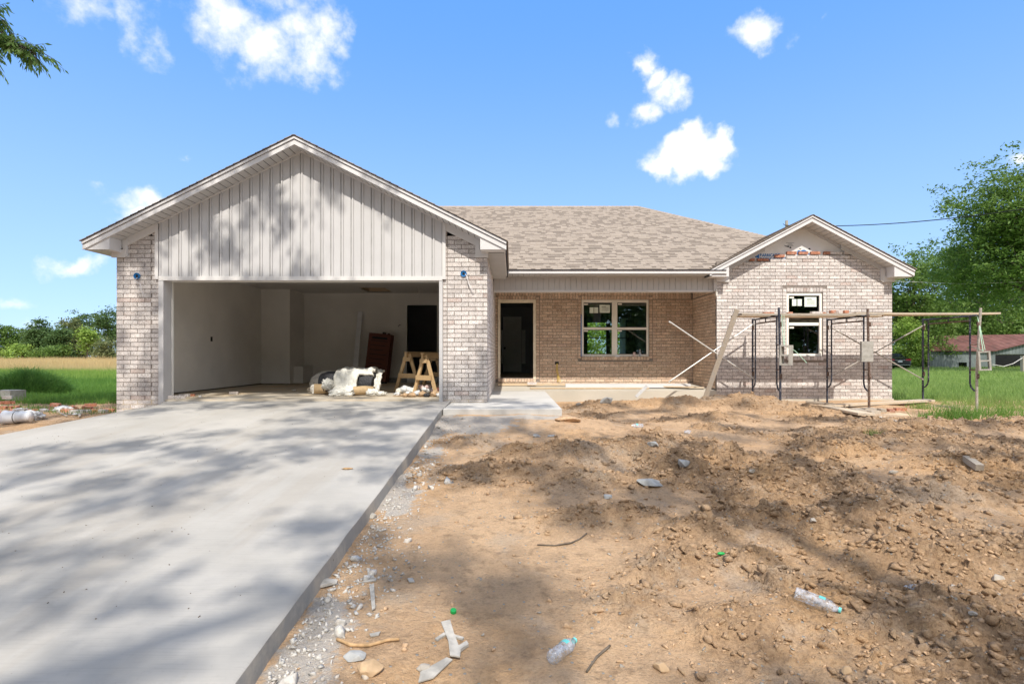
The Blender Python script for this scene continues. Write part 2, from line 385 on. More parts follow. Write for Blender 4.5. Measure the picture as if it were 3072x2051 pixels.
M['rock'] = simple('grey_stone', (.36,.32,.27), .9, .25, 14, .5, 70)
M['rock_tan'] = simple('tan_clod', (.44,.31,.19), .95, .2, 14, .5, 70)
M['rubble'] = simple('broken_concrete', (.36,.36,.35), .9, .2, 14, .6, 60, dirt=(.2,.19,.17), dscale=9)
M['scrap'] = simple('weathered_grey_scrap', (.40,.375,.335), .85, .25, 14, .4, 60)
M['stick'] = simple('dry_stick', (.42,.27,.14), .8, .25, 25, .4, 60)
M['strap'] = simple('green_white_strap', (.45,.66,.50), .7, .1, 30)
M['green_cap'] = NT('green_cap').finish((.02,.35,.08), .4)
M['teal'] = simple('teal_label', (.16,.58,.55), .5, .1)
def pet_mat():
    t = NT('clear_plastic'); tr = t.n('ShaderNodeBsdfTransparent', {'Color': (.93,.95,.97,1)})
    p = t.n('ShaderNodeBsdfPrincipled', {'Base Color': (.75,.8,.9,1), 'Roughness': .12, 'Specular IOR Level': 1.})
    f = t.ramp(t.noise(60, 3, .6), .35, .65, .10, .45)
    mx = t.n('ShaderNodeMixShader', {0: f}); t.t.links.new(tr.outputs[0], mx.inputs[1]); t.t.links.new(p.outputs[0], mx.inputs[2])
    t.t.links.new(mx.outputs[0], t.out.inputs['Surface']); return t.m
M['pet'] = pet_mat()

# ---- numpy noise
_T = RNG.random((256, 256)); _TX = RNG.random((256, 256)); _TY = RNG.random((256, 256))
def vnoise(x, y, seed=0):
    x = x + seed*17.31; y = y + seed*9.77
    xi = np.floor(x).astype(int); yi = np.floor(y).astype(int); fx = x-xi; fy = y-yi
    fx = fx*fx*fx*(fx*(fx*6-15)+10); fy = fy*fy*fy*(fy*(fy*6-15)+10)
    g = lambda a, b: _T[a & 255, b & 255]
    return (g(xi,yi)*(1-fx)+g(xi+1,yi)*fx)*(1-fy) + (g(xi,yi+1)*(1-fx)+g(xi+1,yi+1)*fx)*fy
def fbm(x, y, o=4, seed=0, rough=.5):
    a = 1; s = 0; t = 0
    for i in range(o): s = s + a*vnoise(x*2**i, y*2**i, seed+i*3); t += a; a *= rough
    return s/t
def worley(x, y, seed=0):
    x = x + seed*5.3; y = y + seed*3.1
    xi = np.floor(x).astype(int); yi = np.floor(y).astype(int); best = np.full(x.shape, 9.); bid = np.zeros(x.shape); tl = np.zeros(x.shape)
    for i in (-1, 0, 1):
        for j in (-1, 0, 1):
            cx = xi+i; cy = yi+j; px = cx+_TX[cx & 255, cy & 255]; py = cy+_TY[cx & 255, cy & 255]
            ddx = x-px; ddy = y-py; d = np.maximum(np.abs(ddx)*.9+np.abs(ddy)*.35, np.hypot(ddx, ddy)*.85); m = d < best; best = np.where(m, d, best); bid = np.where(m, _T[(cx*3) & 255, (cy*5) & 255], bid)
            tl = np.where(m, ddx*(_TX[(cx*7) & 255, cy & 255]-.5)*2.4+ddy*(_TY[cx & 255, (cy*7) & 255]-.5)*2.4, tl)
    return best, bid, tl
def sstep(a, b, x): t = np.clip((x-a)/(b-a), 0, 1); return t*t*(3-2*t)

# ---- ground heights
def zdrive(Y): Y = np.asarray(Y, float); return np.where(Y < 8.8, -.06-.0715*(8.8-Y), -.06+.03*np.clip((Y-8.8)/1.2, 0, 1))
_GY = [-40, 0, 2.2, 5, 8, 10, 12, 13.3, 16, 30, 60, 400]; _GZ = [-1.0, -.80, -.645, -.45, -.31, -.31, -.34, -.30, -.33, -.38, -.40, -.42]
def zbase(Y): return np.interp(Y, _GY, _GZ)
def gp(px, py, off=0.):                # where a pixel's ray meets the base ground
    lo, hi = 1.0, 200.
    for _ in range(60):
        m = (lo+hi)/2
        if CZ-(py-1067)/1650*m > float(zbase(m))+off: lo = m
        else: hi = m
    return (px-1536)/1650*lo, lo
MOUNDS = []
for (px, py, rx, ry, h) in [(1800,1232,.7,.5,.20),(1930,1226,.8,.55,.24),(2060,1230,.7,.5,.24),(2190,1228,.9,.55,.28),(2310,1232,.8,.55,.24),(2420,1245,.6,.5,.15),(2130,1262,.8,.35,.08),
                            (1700,1395,.55,.4,.15),(1930,1395,.5,.35,.14),(2050,1425,.35,.3,.12),(1800,1450,.6,.3,.06),(2600,1555,.45,.32,.13),(2740,1590,.5,.3,.08),
                            (2110,1620,.35,.28,.09),(2260,1700,.3,.2,.05),(2480,1850,.4,.22,.05),(1900,1820,.3,.2,.05),(2950,1420,.9,.6,.10),(2500,1375,.8,.35,.08),
                            (2750,1340,.9,.4,.07),(2900,1290,1.2,.35,.08),(2620,1300,.8,.3,.06),(1480,1430,.7,.4,.07),(1400,1330,.5,.3,.05),(2350,1460,.4,.3,.08),(2980,1700,.6,.4,.10),(2300,1560,.3,.2,.05),(1560,1375,.4,.3,.09),(2200,1395,.5,.3,.10),(2380,1420,.4,.25,.09),(2850,1500,.5,.3,.10),(2450,1640,.4,.22,.08),(2700,1720,.4,.25,.07),(1720,1560,.35,.2,.05),(2020,1720,.3,.18,.06),(2850,1860,.35,.2,.06),(2200,1880,.3,.18,.05),(1900,1560,.35,.2,.06)]:
    x, y = gp(px, py); MOUNDS.append((x, y, rx*.85, ry*.85, h-.055 if py < 1250 and x < 8 else h*1.55))
def rough_mask(x, y):
    m = np.zeros(x.shape)
    for (cx, cy, rx, ry, h) in MOUNDS:
        m = np.maximum(m, min(1., h/.10)*np.exp(-(((x-cx)/(rx*1.25))**2+((y-cy)/(ry*1.35))**2)))
    m = np.maximum(m, sstep(.36, .54, fbm(x*1.1, y*1.1, 3, 5))*sstep(.3, 1.6, x))
    m = np.maximum(m, .8*sstep(.9, 1.9, x)*sstep(4.2, 2.9, y))
    m = m*(1-sstep(6.2, 7.0, x)*sstep(9.4, 10.2, y))
    return np.clip(m, 0, 1)
def dirt_h(x, y, fine=True):
    x = np.asarray(x, float); y = np.asarray(y, float)
    z = zbase(y) + 0*x
    z = z + (fbm(x*.8, y*.8, 4, 2)-.5)*.10*sstep(-1.1, .4, x) + .16*sstep(7.4, 8.7, y)*sstep(2.0, .6, x)*(y < 9.2)
    nm = (fbm(x*2.3, y*2.3, 4, 9)-.5)
    for (cx, cy, rx, ry, h) in MOUNDS:
        d = ((x-cx)/rx)**2+((y-cy)/ry)**2
        z = z + h*np.exp(-d*(1+1.2*nm))
    z = z + nm*.03
    if fine:
        rm = rough_mask(x, y)
        amp = .2+.8*rm; dy_ = np.maximum(y, 2)*.0045
        for (sc_, a, sd_) in ((4.5, .060, 1), (9, .042, 2), (18, .026, 3), (34, .018, 5), (60, .010, 4)):
            f, bid, tl = worley(x*sc_+1.2*fbm(x*sc_, y*sc_, 2, 20), y*sc_*1.15, sd_)
            keep = sstep(.25, .85, bid)
            z = z + a*amp*sstep(1.2, 4.5, (1/sc_)/dy_)*(rm if sc_ < 20 else (.30+.70*rm))*keep*(sstep(.56, .34, f)*(.85+tl*1.1))
        z = z + (fbm(x*22, y*22, 4, 31, .65)-.5)*.022*(.5+.5*rm)
    # keep below the drive, porch slab and walk
    e = sstep(-.75, -1.12, x); z = z*(1-e) + e*np.minimum(z, zdrive(y)-.075)
    z = np.where((x < -1.12), np.minimum(z, zdrive(y)-.11), z)
    inwalk = (x < .82) & (y > 8.75); z = np.where(inwalk, np.minimum(z, -.08), z)
    z = np.where(y > 12.9, np.minimum(z, zbase(y)+.04), z)
    return z
def gz(x, y): return float(dirt_h(np.array([x]), np.array([y]))[0])
def gpt(px, py):
    Yv = np.linspace(1.6, 13.2, 2400); xv = (px-1536)/1650*Yv; zr = CZ-(py-1067)/1650*Yv; hit = np.nonzero(zr < dirt_h(xv, Yv))[0]
    if len(hit) == 0: return gp(px, py)
    return float(xv[hit[0]]), float(Yv[hit[0]])
def left_h(x, y):
    z = zbase(y)+.02+ (fbm(x*.9, y*.9, 4, 12)-.5)*.10 + (fbm(x*9, y*9, 3, 14)-.5)*.035
    z = z + .10*np.exp(-(((x+8.6)/1.0)**2+((y-9.6)/.7)**2))
    e = sstep(-6.6, -6.0, x)
    z = z*(1-e)+e*np.minimum(z, zdrive(y)-.03) 
    return np.where(x > -6.35, np.minimum(z, zdrive(y)-.12), np.minimum(z, zdrive(np.clip(y,0,10))+.05))
def lz(x, y): return float(left_h(np.array([x]), np.array([y]))[0])
# ------------------------------------------------------------------ ground
def dirt_mat():
    t = NT('tan_dirt'); P = t.pos.outputs['Position']
    at_ = lambda n: t.n('ShaderNodeAttribute', attribute_name=n).outputs['Fac']
    rm = at_('rough'); sp = at_('spill')
    n1 = t.noise(1.3, 6, .62); n2 = t.noise(9, 6, .65); n3 = t.noise(60, 5, .7); n4 = t.noise(190, 3, .7)
    col = t.mix(t.ramp(n1, .3, .7), (.68,.465,.29), (.58,.385,.235))
    col = t.mix(t.math('MULTIPLY', t.ramp(n2, .50, .68), .6), col, (.30,.20,.125))
    col = t.mix(t.math('MULTIPLY', t.ramp(t.math('ADD', rm, t.math('MULTIPLY_ADD', n2, .8, -.4)), .25, .8), .75), col, (.40,.26,.155))
    col = t.mix(t.math('MULTIPLY', t.ramp(t.noise(2.1, 5, .6), .55, .72), .5), col, (.50,.42,.33))
    col = t.mix(t.math('MULTIPLY', t.ramp(t.noise(.75, 4, .6), .5, .62), .45), col, (.66,.40,.20)); col = t.mix(t.math('MULTIPLY', t.ramp(t.noise(.95, 5, .65, dist=.5), .54, .66), .5), col, (.50,.42,.34))
    calm = t.math('MULTIPLY_ADD', rm, .7, .3)
    col = t.mix(t.math('MULTIPLY', t.math('MULTIPLY', t.ramp(n3, .47, .62), .75), calm), col, (.24,.155,.095))
    col = t.mix(t.math('MULTIPLY', t.ramp(n4, .58, .72), .5), col, (.70,.55,.38))
    vor = t.n('ShaderNodeTexVoronoi', {'Vector': P, 'Scale': 26.}, feature='F1')
    peb = t.math('MULTIPLY', t.ramp(vor.outputs['Distance'], .16, .24, 1, 0), t.ramp(t.math('FRACT', t.math('MULTIPLY', t.n('ShaderNodeSeparateColor', {0: vor.outputs['Color']}).outputs[0], 3.7)), .72, .76))
    col = t.mix(peb, col, (.42,.39,.35))
    col = t.mix(t.math('MULTIPLY', t.ramp(t.math('ADD', sp, t.math('MULTIPLY_ADD', n2, 1.0, -.5)), .42, .62), .85), col, (.54,.51,.47))
    n5 = t.noise(24, 5, .75)
    col = t.mix(t.math('MULTIPLY', t.math('MULTIPLY', t.ramp(n5, .52, .66), .6), calm), col, (.27,.175,.105)); col = t.mix(t.math('MULTIPLY', t.ramp(n5, .46, .36), .35), col, (.70,.52,.33))
    h = t.math('ADD', t.math('MULTIPLY_ADD', n5, 1.6, n3), t.math('ADD', t.math('MULTIPLY', n4, .4), t.math('MULTIPLY', peb, .3)))
    return t.finish(col, .97, h, 1., .02, .08)
M['dirt'] = dirt_mat()
def field_mat():
    t = NT('grassy_soil'); n1 = t.noise(.5, 6, .6); n2 = t.noise(8, 5, .7)
    col = t.mix(t.ramp(n1, .35, .65), (.12,.20,.04), (.20,.29,.07)); col = t.mix(t.math('MULTIPLY', t.ramp(n2, .5, .7), .5), col, (.05,.10,.02))
    # bare soil close to the house and the drive
    sp = t.n('ShaderNodeSeparateXYZ', {0: t.pos.outputs['Position']})
    near = t.ramp(t.math('ADD', sp.outputs[1], t.math('MULTIPLY', n1, 3.)), 12.6, 13.8, 1, 0)
    col = t.mix(near, col, (.27,.19,.12))
    straw = t.ramp(t.math('ADD', sp.outputs[1], t.math('MULTIPLY', n1, 8.)), 40, 47)
    left = t.ramp(sp.outputs[0], -12, -10, 1, 0)
    col = t.mix(t.math('MULTIPLY', straw, left), col, (.50,.37,.18))
    return t.finish(col, .97, n2, .6, .03, .08)
M['field'] = field_mat()
def grid(X, Y):
    nr, nc = X.shape; idx = np.arange(nr*nc).reshape(nr, nc)
    return np.stack([idx[:-1,:-1].ravel(), idx[:-1,1:].ravel(), idx[1:,1:].ravel(), idx[1:,:-1].ravel()], 1)
# wide sheet to the horizon (sunk under the detailed yard)
gx = np.concatenate([-np.geomspace(600, 15, 26), np.linspace(-14, 26, 81), np.geomspace(27, 600, 26)])
gy = np.concatenate([np.linspace(-60, -2, 12), np.linspace(-1, 30, 63), np.geomspace(31, 900, 40)])
X, Y = np.meshgrid(gx, gy); Z = zbase(Y) + (fbm(X*.15, Y*.15, 3, 3)-.5)*.10*sstep(18, 40, np.abs(Y)+np.abs(X)*.5)
yard = (X < 19) & (Y < 13.2) & (Y > -1.5) & (X > -16); Z = np.where(yard, Z-.45, Z)
Z = np.where((X > -8) & (X < 10.2) & (Y > 12.5) & (Y < 27), np.minimum(Z, -.34), Z)
o = np_mesh('ground', np.stack([X.ravel(), Y.ravel(), Z.ravel()], 1), grid(X, Y), M['field'], smooth=True); tag(o, kind='structure')
# dirt yard
ys = np.concatenate([np.geomspace(.6, 2.0, 20)[:-1], np.geomspace(2.0, 13.35, 700)]); tt = np.linspace(0, 1, 600)
Y = np.repeat(ys[:, None], len(tt), 1); X = -1.45 + tt[None, :]*(Y*1.02+2.6+1.45)
Z = dirt_h(X, Y); rough = rough_mask(X, Y)
spill = sstep(.62, 0., (X+1.13)) * (.4+.6*sstep(.40, .62, fbm(X*2.2, Y*1.5, 4, 44)))
spill = np.maximum(spill, np.exp(-(((X+.55)/.7)**2+((Y-8.2)/.6)**2))); spill = np.maximum(spill, .8*np.exp(-(((X-.2)/1.1)**2+((Y-8.55)/.25)**2)))
o = np_mesh('dirt_yard', np.stack([X.ravel(), Y.ravel(), Z.ravel()], 1), grid(X, Y), M['dirt'], attrs={'rough': rough.ravel(), 'spill': spill.ravel()}, smooth=False); tag(o, kind='structure')
ys = np.geomspace(4, 13.4, 150); xs = np.linspace(-17, -5.9, 200); X, Y = np.meshgrid(xs, ys); Z = left_h(X, Y)
o = np_mesh('side_ground', np.stack([X.ravel(), Y.ravel(), Z.ravel()], 1), grid(X, Y), M['dirt'], attrs={'rough': (.3+.5*fbm(X, Y, 3, 8)).ravel(), 'spill': np.zeros(X.size)}, smooth=True); tag(o, kind='structure')

# driveway and walk
def slab_edge(xa, side, ys, topz, thick, rough=.012):
    pass
ysd = np.concatenate([np.linspace(-6, 0, 5)[:-1], np.linspace(0, 8.8, 150), [9.1, 9.5, 10.0]])
def xr(y): return -1.13 + .006*(fbm(np.array([y*3.]), np.array([.3]), 4, 60)[0]-.5)*2
def xl(y): return float(np.interp(y, [-6, 0, 6.9, 8.5, 9.45, 10.0], [-6.9, -6.85, -6.44, -6.16, -6.05, -6.36]))
V = []; F = []; VE = []; FE = []
for i, y in enumerate(ysd):
    a, b = xl(y), xr(y) if y < 8.79 else -1.12
    z = float(zdrive(y)); bev = .012
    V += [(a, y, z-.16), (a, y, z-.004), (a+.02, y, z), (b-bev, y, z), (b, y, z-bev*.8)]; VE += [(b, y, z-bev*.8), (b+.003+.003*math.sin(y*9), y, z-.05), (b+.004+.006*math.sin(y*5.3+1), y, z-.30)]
n = 5
for i in range(len(ysd)-1):
    for k in range(n-1): F.append((i*n+k, i*n+k+1, (i+1)*n+k+1, (i+1)*n+k))
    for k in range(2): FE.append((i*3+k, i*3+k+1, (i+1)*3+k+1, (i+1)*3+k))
M['edge'] = conc_mat('formed_concrete_shaded', (.28,.27,.25), (.36,.345,.32), stain=(.42,.38,.32), st_scale=4.)  # side face darker than the top: its grazing light is put into the colour
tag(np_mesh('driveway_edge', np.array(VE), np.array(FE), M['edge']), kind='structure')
o = np_mesh('driveway', np.array(V), np.array(F), M['drive']); tag(o, kind='structure')
b = MB(); b.box(-1.105, .80, 8.80, 13.24, -.30, -.052)
o = b.build('walkway', M['walk']); tag(o, kind='structure')
bv = o.modifiers.new('bevel', 'BEVEL'); bv.width = .012; bv.segments = 2
# lumps of spilled concrete along the drive edge
def rock_mesh(rs, n=2, flat=.6, jit=.28, seed=0):
    """angular stone: hull of a few random points, edges worn a little"""
    import bmesh
    bm = bmesh.new(); rr = random.Random(seed)
    k = 9 if n == 1 else (16 if n == 2 else 24)
    for i in range(k):
        z = rr.uniform(-1, 1); a = rr.uniform(0, 6.283); q = math.sqrt(1-z*z); r = rs*rr.uniform(.62 if n == 1 else .78, 1.12)
        bm.verts.new((r*q*math.cos(a), r*q*math.sin(a), r*z*flat))
    bmesh.ops.convex_hull(bm, input=bm.verts)
    for v in [v for v in bm.verts if not v.link_faces]: bm.verts.remove(v)
    if n > 1: bmesh.ops.bevel(bm, geom=bm.edges[:], offset=.06*rs, segments=1, affect='EDGES')
    bmesh.ops.triangulate(bm, faces=bm.faces)
    me = bpy.data.meshes.new('stone'); bm.to_mesh(me); bm.free(); return me
def scatter(name, n, posf, sizef, mat, seed, kinds=5, label=None, flat=(.4,.8)):
    """many small pieces as one stuff object"""
    rng = np.random.default_rng(seed); base = []
    for k in range(kinds):
        me = rock_mesh(1., 1, 1., .6, seed*10+k); v = np.array([p.co[:] for p in me.vertices]); f = np.array([list(p.vertices) for p in me.polygons]); base.append((v, f)); bpy.data.meshes.remove(me)
    VV = []; FF = []; off = 0
    P = posf(rng, n); S = sizef(rng, len(P)); P[:, 2] += S*.12
    for i in range(len(P)):
        v, f = base[i % kinds]; e = Euler((rng.uniform(0, .6), rng.uniform(0, .6), rng.uniform(0, 6.28))).to_matrix()
        sc3 = np.array([rng.uniform(.7,1.3), rng.uniform(.5,1.), rng.uniform(*flat)])*S[i]
        VV.append((v*sc3) @ np.array(e).T + P[i]); FF.append(f+off); off += len(v)
    o = np_mesh(name, np.concatenate(VV), np.concatenate(FF), mat); return tag(o, label=label, kind='stuff')
def yard_pos(mask=None, x0=-1.05, ymax=12.6):
    def f(rng, n):
        y = np.exp(rng.uniform(np.log(1.9), np.log(ymax), n*3)); x = x0 + rng.random(n*3)*(y*1.0+1.0-x0)
        k = np.ones(len(x), bool) if mask is None else rng.random(len(x)) < mask(x, y)
        x, y = x[k][:n], y[k][:n]
        return np.stack([x, y, dirt_h(x, y)], 1)
    return f
keep_off = lambda x, y: ((x > .9) | (y < 8.5)).astype(float)
M['clod'] = simple('soil_clod', (.46,.31,.19), .97, .25, 30, .6, 90)
scatter('clods', 7000, yard_pos(lambda x, y: (.05+.95*rough_mask(x, y))*keep_off(x, y)), lambda r, n: r.uniform(.004, .020, n)*r.uniform(.5, 1.5, n), M['clod'], 3)
scatter('lumps', 11000, yard_pos(lambda x, y: (rough_mask(x, y)**1.5)*keep_off(x, y)*(.25+.75*sstep(2.2, 6, y))), lambda r, n: r.uniform(.012, .036, n)*r.uniform(.5, 1.6, n), M['dirt'], 13, kinds=9)
scatter('gravel', 2600, yard_pos(lambda x, y: (.15+.85*sstep(1.5, 4, x)*sstep(7, 3, y))*keep_off(x, y)), lambda r, n: r.uniform(.004, .014, n)*r.uniform(.6, 1.6, n), M['rock'], 4, flat=(.4,.7))
def edge_pos(rng, n):
    y = np.exp(rng.uniform(np.log(1.9), np.log(8.5), n)); x = -1.12+.03+np.abs(rng.normal(0, .19, n))*(.5+.8*fbm(y*1.2, y*0, 3, 70))
    return np.stack([x, y, dirt_h(x, y)], 1)
scatter('concrete_crumbs', 1700, edge_pos, lambda r, n: r.uniform(.005, .017, n)*r.uniform(.5, 1.6, n)*np.where(r.random(n) < .06, 2.6, 1.), simple('pale_concrete_crumb', (.50,.475,.44), .95, .3, 30, .6, 90, dirt=(.44,.34,.24), dscale=9), 5, kinds=9)

# ------------------------------------------------------------------ grass
def blades(name, P, H, W, mat, seed, lean=.45, kind='stuff', label=None, seg=1, parent=None):
    """P (n,3) roots"""
    rng = np.random.default_rng(seed); n = len(P); a = rng.uniform(0, 2*np.pi, n); la = rng.uniform(0, 2*np.pi, n); L = rng.random(n)*lean*H
    sx = np.cos(a)*W/2; sy = np.sin(a)*W/2; dx = np.cos(la)*L; dy = np.sin(la)*L
    if seg == 1:
        V = np.stack([np.stack([P[:,0]-sx, P[:,1]-sy, P[:,2]], 1), np.stack([P[:,0]+sx, P[:,1]+sy, P[:,2]], 1), np.stack([P[:,0]+dx, P[:,1]+dy, P[:,2]+H], 1)], 1).reshape(-1, 3)
        F = np.arange(3*n).reshape(n, 3)
    else:
        m = .55; V = np.stack([np.stack([P[:,0]-sx, P[:,1]-sy, P[:,2]], 1), np.stack([P[:,0]+sx, P[:,1]+sy, P[:,2]], 1),
            np.stack([P[:,0]+dx*.35+sx*.8, P[:,1]+dy*.35+sy*.8, P[:,2]+H*m], 1), np.stack([P[:,0]+dx, P[:,1]+dy, P[:,2]+H], 1), np.stack([P[:,0]+dx*.35-sx*.8, P[:,1]+dy*.35-sy*.8, P[:,2]+H*m], 1)], 1).reshape(-1, 3)
        b = np.arange(n)*5; F = np.stack([np.stack([b, b+1, b+2], 1), np.stack([b, b+2, b+4], 1), np.stack([b+4, b+2, b+3], 1)], 1).reshape(-1, 3)
    o = np_mesh(name, V, F, mat, parent=parent); 
    if kind: tag(o, label=label, kind=kind)
    return o
def ground_z(x, y): return zbase(y)+0*x
rng = np.random.default_rng(21)
# right lawn
n = 104000; y = 10.2*np.exp(rng.random(n)*1.75); x = y*.60 + rng.random(n)*(y*.42+2)
edge = 9.0 + 1.8*(fbm(x*.8, y*.8, 3, 51)-.5) + 0*x
bx = np.where(y < 13.6, 10.3 - (y-10.2)*.25 + 1.6*(fbm(y*1.3, x*.6, 3, 52)-.5), 9.45)
k = (x > bx) & (y > 10.35+1.2*(fbm(x, y*0, 3, 53)-.5) + np.clip(11.5-x, 0, 3)*.25); x, y = x[k], y[k]
tuft = fbm(x*1.7, y*1.7, 3, 54); H = (.05+.17*sstep(.35, .7, tuft))*rng.uniform(.6, 1.25, len(x)) * (1+.006*(y-10)); W = .0045*(y/10)**.9*rng.uniform(.8, 1.5, len(x))*1.5
zz = np.where(y < 13.4, dirt_h(x, np.minimum(y, 13.3), False)-.02, zbase(y)-.01)
blades('lawn_grass', np.stack([x, y, zz], 1), H, W, M['grass'], 1, .8, seg=2)
# left field, green part
n = 82000; y = 12.1*np.exp(rng.random(n)*1.25); x = -y*(.66 + rng.random(n)*.42)
k = (x < -7.45) & (y > 12.5+.9*(fbm(x*1.1, y, 3, 56)-.5)); x, y = x[k], y[k]
H = (.08+.16*fbm(x*1.4, y*1.4, 3, 57))*rng.uniform(.6, 1.3, len(x))*(1+.012*(y-12)); W = .0065*(y/12)**.9*rng.uniform(.8, 1.5, len(x))*1.3
zz = np.where(y < 13.4, left_h(x, np.minimum(y, 13.35))-.02, zbase(y)-.01)
blades('field_grass', np.stack([x, y, zz], 1), H, W, M['grass_dark'], 2, .7, seg=2)
# tall dry grass
n = 90000; y = 35 + 45*rng.random(n)**.8; x = -y*(.60+rng.random(n)*.45)
H = (.55+.75*fbm(x*.3, y*.3, 3, 58))*rng.uniform(.5, 1.15, n)*sstep(33, 50, y+6*fbm(x*.2, y*.2, 2, 59)); W = .035*rng.uniform(.5, 1.3, n)
blades('dry_field_grass', np.stack([x, y, zbase(y)-.02], 1), H, W, M['straw'], 3, .35)
n = 60000; y = 24 + 24*rng.random(n)**.7; x = -y*(.62+rng.random(n)*.42); H = .35*rng.uniform(.5, 1.2, n); W = .022*rng.uniform(.5, 1.3, n)
blades('pale_field_grass', np.stack([x, y, zbase(y)-.02], 1), H, W, M['leaf_light'], 4, .5)
# sparse weeds in bare soil
n = 5200; x = rng.uniform(-14, -7.3, n); y = rng.uniform(9.5, 12.6, n); k = rng.random(n) < sstep(.5, .65, fbm(x*1.3, y*1.3, 3, 61)); x, y = x[k], y[k]
blades('soil_weeds', np.stack([x, y, left_h(x, y)-.01], 1), rng.uniform(.04, .13, len(x)), rng.uniform(.006, .011, len(x)), M['grass_dark'], 5, .9, seg=2)
def tuft(name, px, py, n, h, r, label, mat='grass', seed=0, Y=None, lean=1.1):
    x, y = gp(px, py); z = gz(x, y) if y < 13 else float(zbase(y))
    rg = np.random.default_rng(seed+77); P = np.stack([x+rg.normal(0, r, n), y+rg.normal(0, r, n), np.full(n, z-.01)], 1)
    e = empty(name, (x, y, z), label, 'weeds'); blades('leaf_blades', P, h*rg.uniform(.5, 1.1, n), rg.uniform(.005, .012, n), M[mat], seed, lean, kind='stuff', seg=2, parent=e); return e
tuft('grass_tuft', 2616, 1318, 60, .12, .05, 'small green grass tuft alone in the bare dirt', seed=1)
tuft('grass_tuft', 2880, 1262, 500, .30, .20, 'bushy grass clump at the edge of the lawn beside the right scaffold post', seed=2, mat='grass_dark')
tuft('grass_tuft', 3010, 1245, 380, .26, .25, 'wide grass clump near the lawn edge farthest from the house', seed=3, mat='grass_dark')
tuft('grass_tuft', 2760, 1226, 160, .18, .12, 'grass clump growing over the end of the ground plank', seed=4)
tuft('grass_tuft', 2655, 1196, 120, .16, .12, 'thin weeds at the foot of the brick wall corner', seed=5)
tuft('grass_tuft', 2780, 1258, 90, .14, .06, 'short grass tuft between the grey sheet and the lawn', seed=6, mat='grass_dark')

# ------------------------------------------------------------------ the house
house = empty('house', (0, 14, 0), 'unfinished single storey house with whitewashed brick, grey siding gable and open garage', 'house')
CH = .0806; BL = .26; JT = .012
singles = []                            # bricks built one by one
stuffb = {'brick': MB(), 'brick_bounce_tint': MB()}
def cells(u0, u1, z0, z1, holes):
    us = sorted({u0, u1, *[v for h in holes for v in h[:2] if u0 < v < u1]}); zs = sorted({z0, z1, *[v for h in holes for v in h[2:] if z0 < v < z1]})
    for i in range(len(us)-1):
        for j in range(len(zs)-1):
            cu, cz = (us[i]+us[i+1])/2, (zs[j]+zs[j+1])/2
            if not any(h[0] < cu < h[1] and h[2] < cz < h[3] for h in holes): yield us[i], us[i+1], zs[j], zs[j+1]
def put_brick(axis, plane, sgn, ua, ub, za, zb, mat, single, proud=0.):
    j = random.uniform(-.0012, .0012)
    d0, d1 = plane - sgn*(-.0) + sgn*(proud+j), plane - sgn*.05
    lo, hi = min(d0, d1), max(d0, d1)
    bx = (ua, ub, lo, hi, za, zb) if axis == 'x' else (lo, hi, ua, ub, za, zb)
    if single: singles.append((bx, mat))
    else: stuffb[mat].box(*bx)
def courses(axis, plane, sgn, u0, u1, z0, z1, holes=(), top=None, mat='brick', single=False, start=0.):
    k0 = math.floor(z0/CH+1e-6)
    for k in range(k0, math.ceil(z1/CH)):
        za, zb = max(k*CH, z0), min((k+1)*CH-JT, z1)
        if zb-za < .02: continue
        u = u0 - (BL/2 if k % 2 else 0) - start
        while u < u1:
            segs = [(max(u, u0), min(u+BL-JT, u1))]
            for h in holes:
                if h[2] < zb-.012 and h[3] > za+.012:
                    ns = []
                    for (a, b) in segs:
                        if h[1] <= a or h[0] >= b: ns.append((a, b)); continue
                        if a < h[0]: ns.append((a, h[0]-JT*.6))
                        if b > h[1]: ns.append((h[1]+JT*.6, b))
                    segs = ns
            for (a, b) in segs:
                if b-a < .022: continue
                if top is not None and za+CH*.6 > top((a+b)/2): continue
                put_brick(axis, plane, sgn, a, b, za, zb, mat, single)
            u += BL
def ring(axis, plane, sgn, h, mat, side=.095, topn=True, botn=True, sides=True):
    """half bricks framing an opening h"""
    a, b, z0, z1 = h
    if sides:
        for k in range(math.floor(z0/CH), math.ceil((z1+.1)/CH)):
            za, zb = max(k*CH, z0-.09), min((k+1)*CH-JT, z1+.10)
            if zb-za < .02: continue
            for (p, q) in ((a-side, a-JT*.4), (b+JT*.4, b+side)): put_brick(axis, plane, sgn, p+.004, q-.004, za, zb, mat, False, .002)
    n = round((b-a)/CH); w = (b-a)/n
    for i in range(n):
        if topn: put_brick(axis, plane, sgn, a+i*w+.005, a+(i+1)*w-.005, z1+.004, z1+.098, mat, False, .002)
        if botn: put_brick(axis, plane, sgn, a+i*w+.005, a+(i+1)*w-.005, z0-.095, z0-.004, mat, False, .035)
def backing(name, axis, plane, sgn, u0, u1, z0, z1, holes=(), thick=.1, mat='mortar', off=.009):
    b = MB()
    for (a, c, za, zb) in cells(u0, u1, z0, z1, holes):
        p0, p1 = plane-sgn*off, plane-sgn*thick; lo, hi = min(p0, p1), max(p0, p1)
        b.box(*((a, c, lo, hi, za, zb) if axis == 'x' else (lo, hi, a, c, za, zb)))
    return b.build(name, M[mat], house)
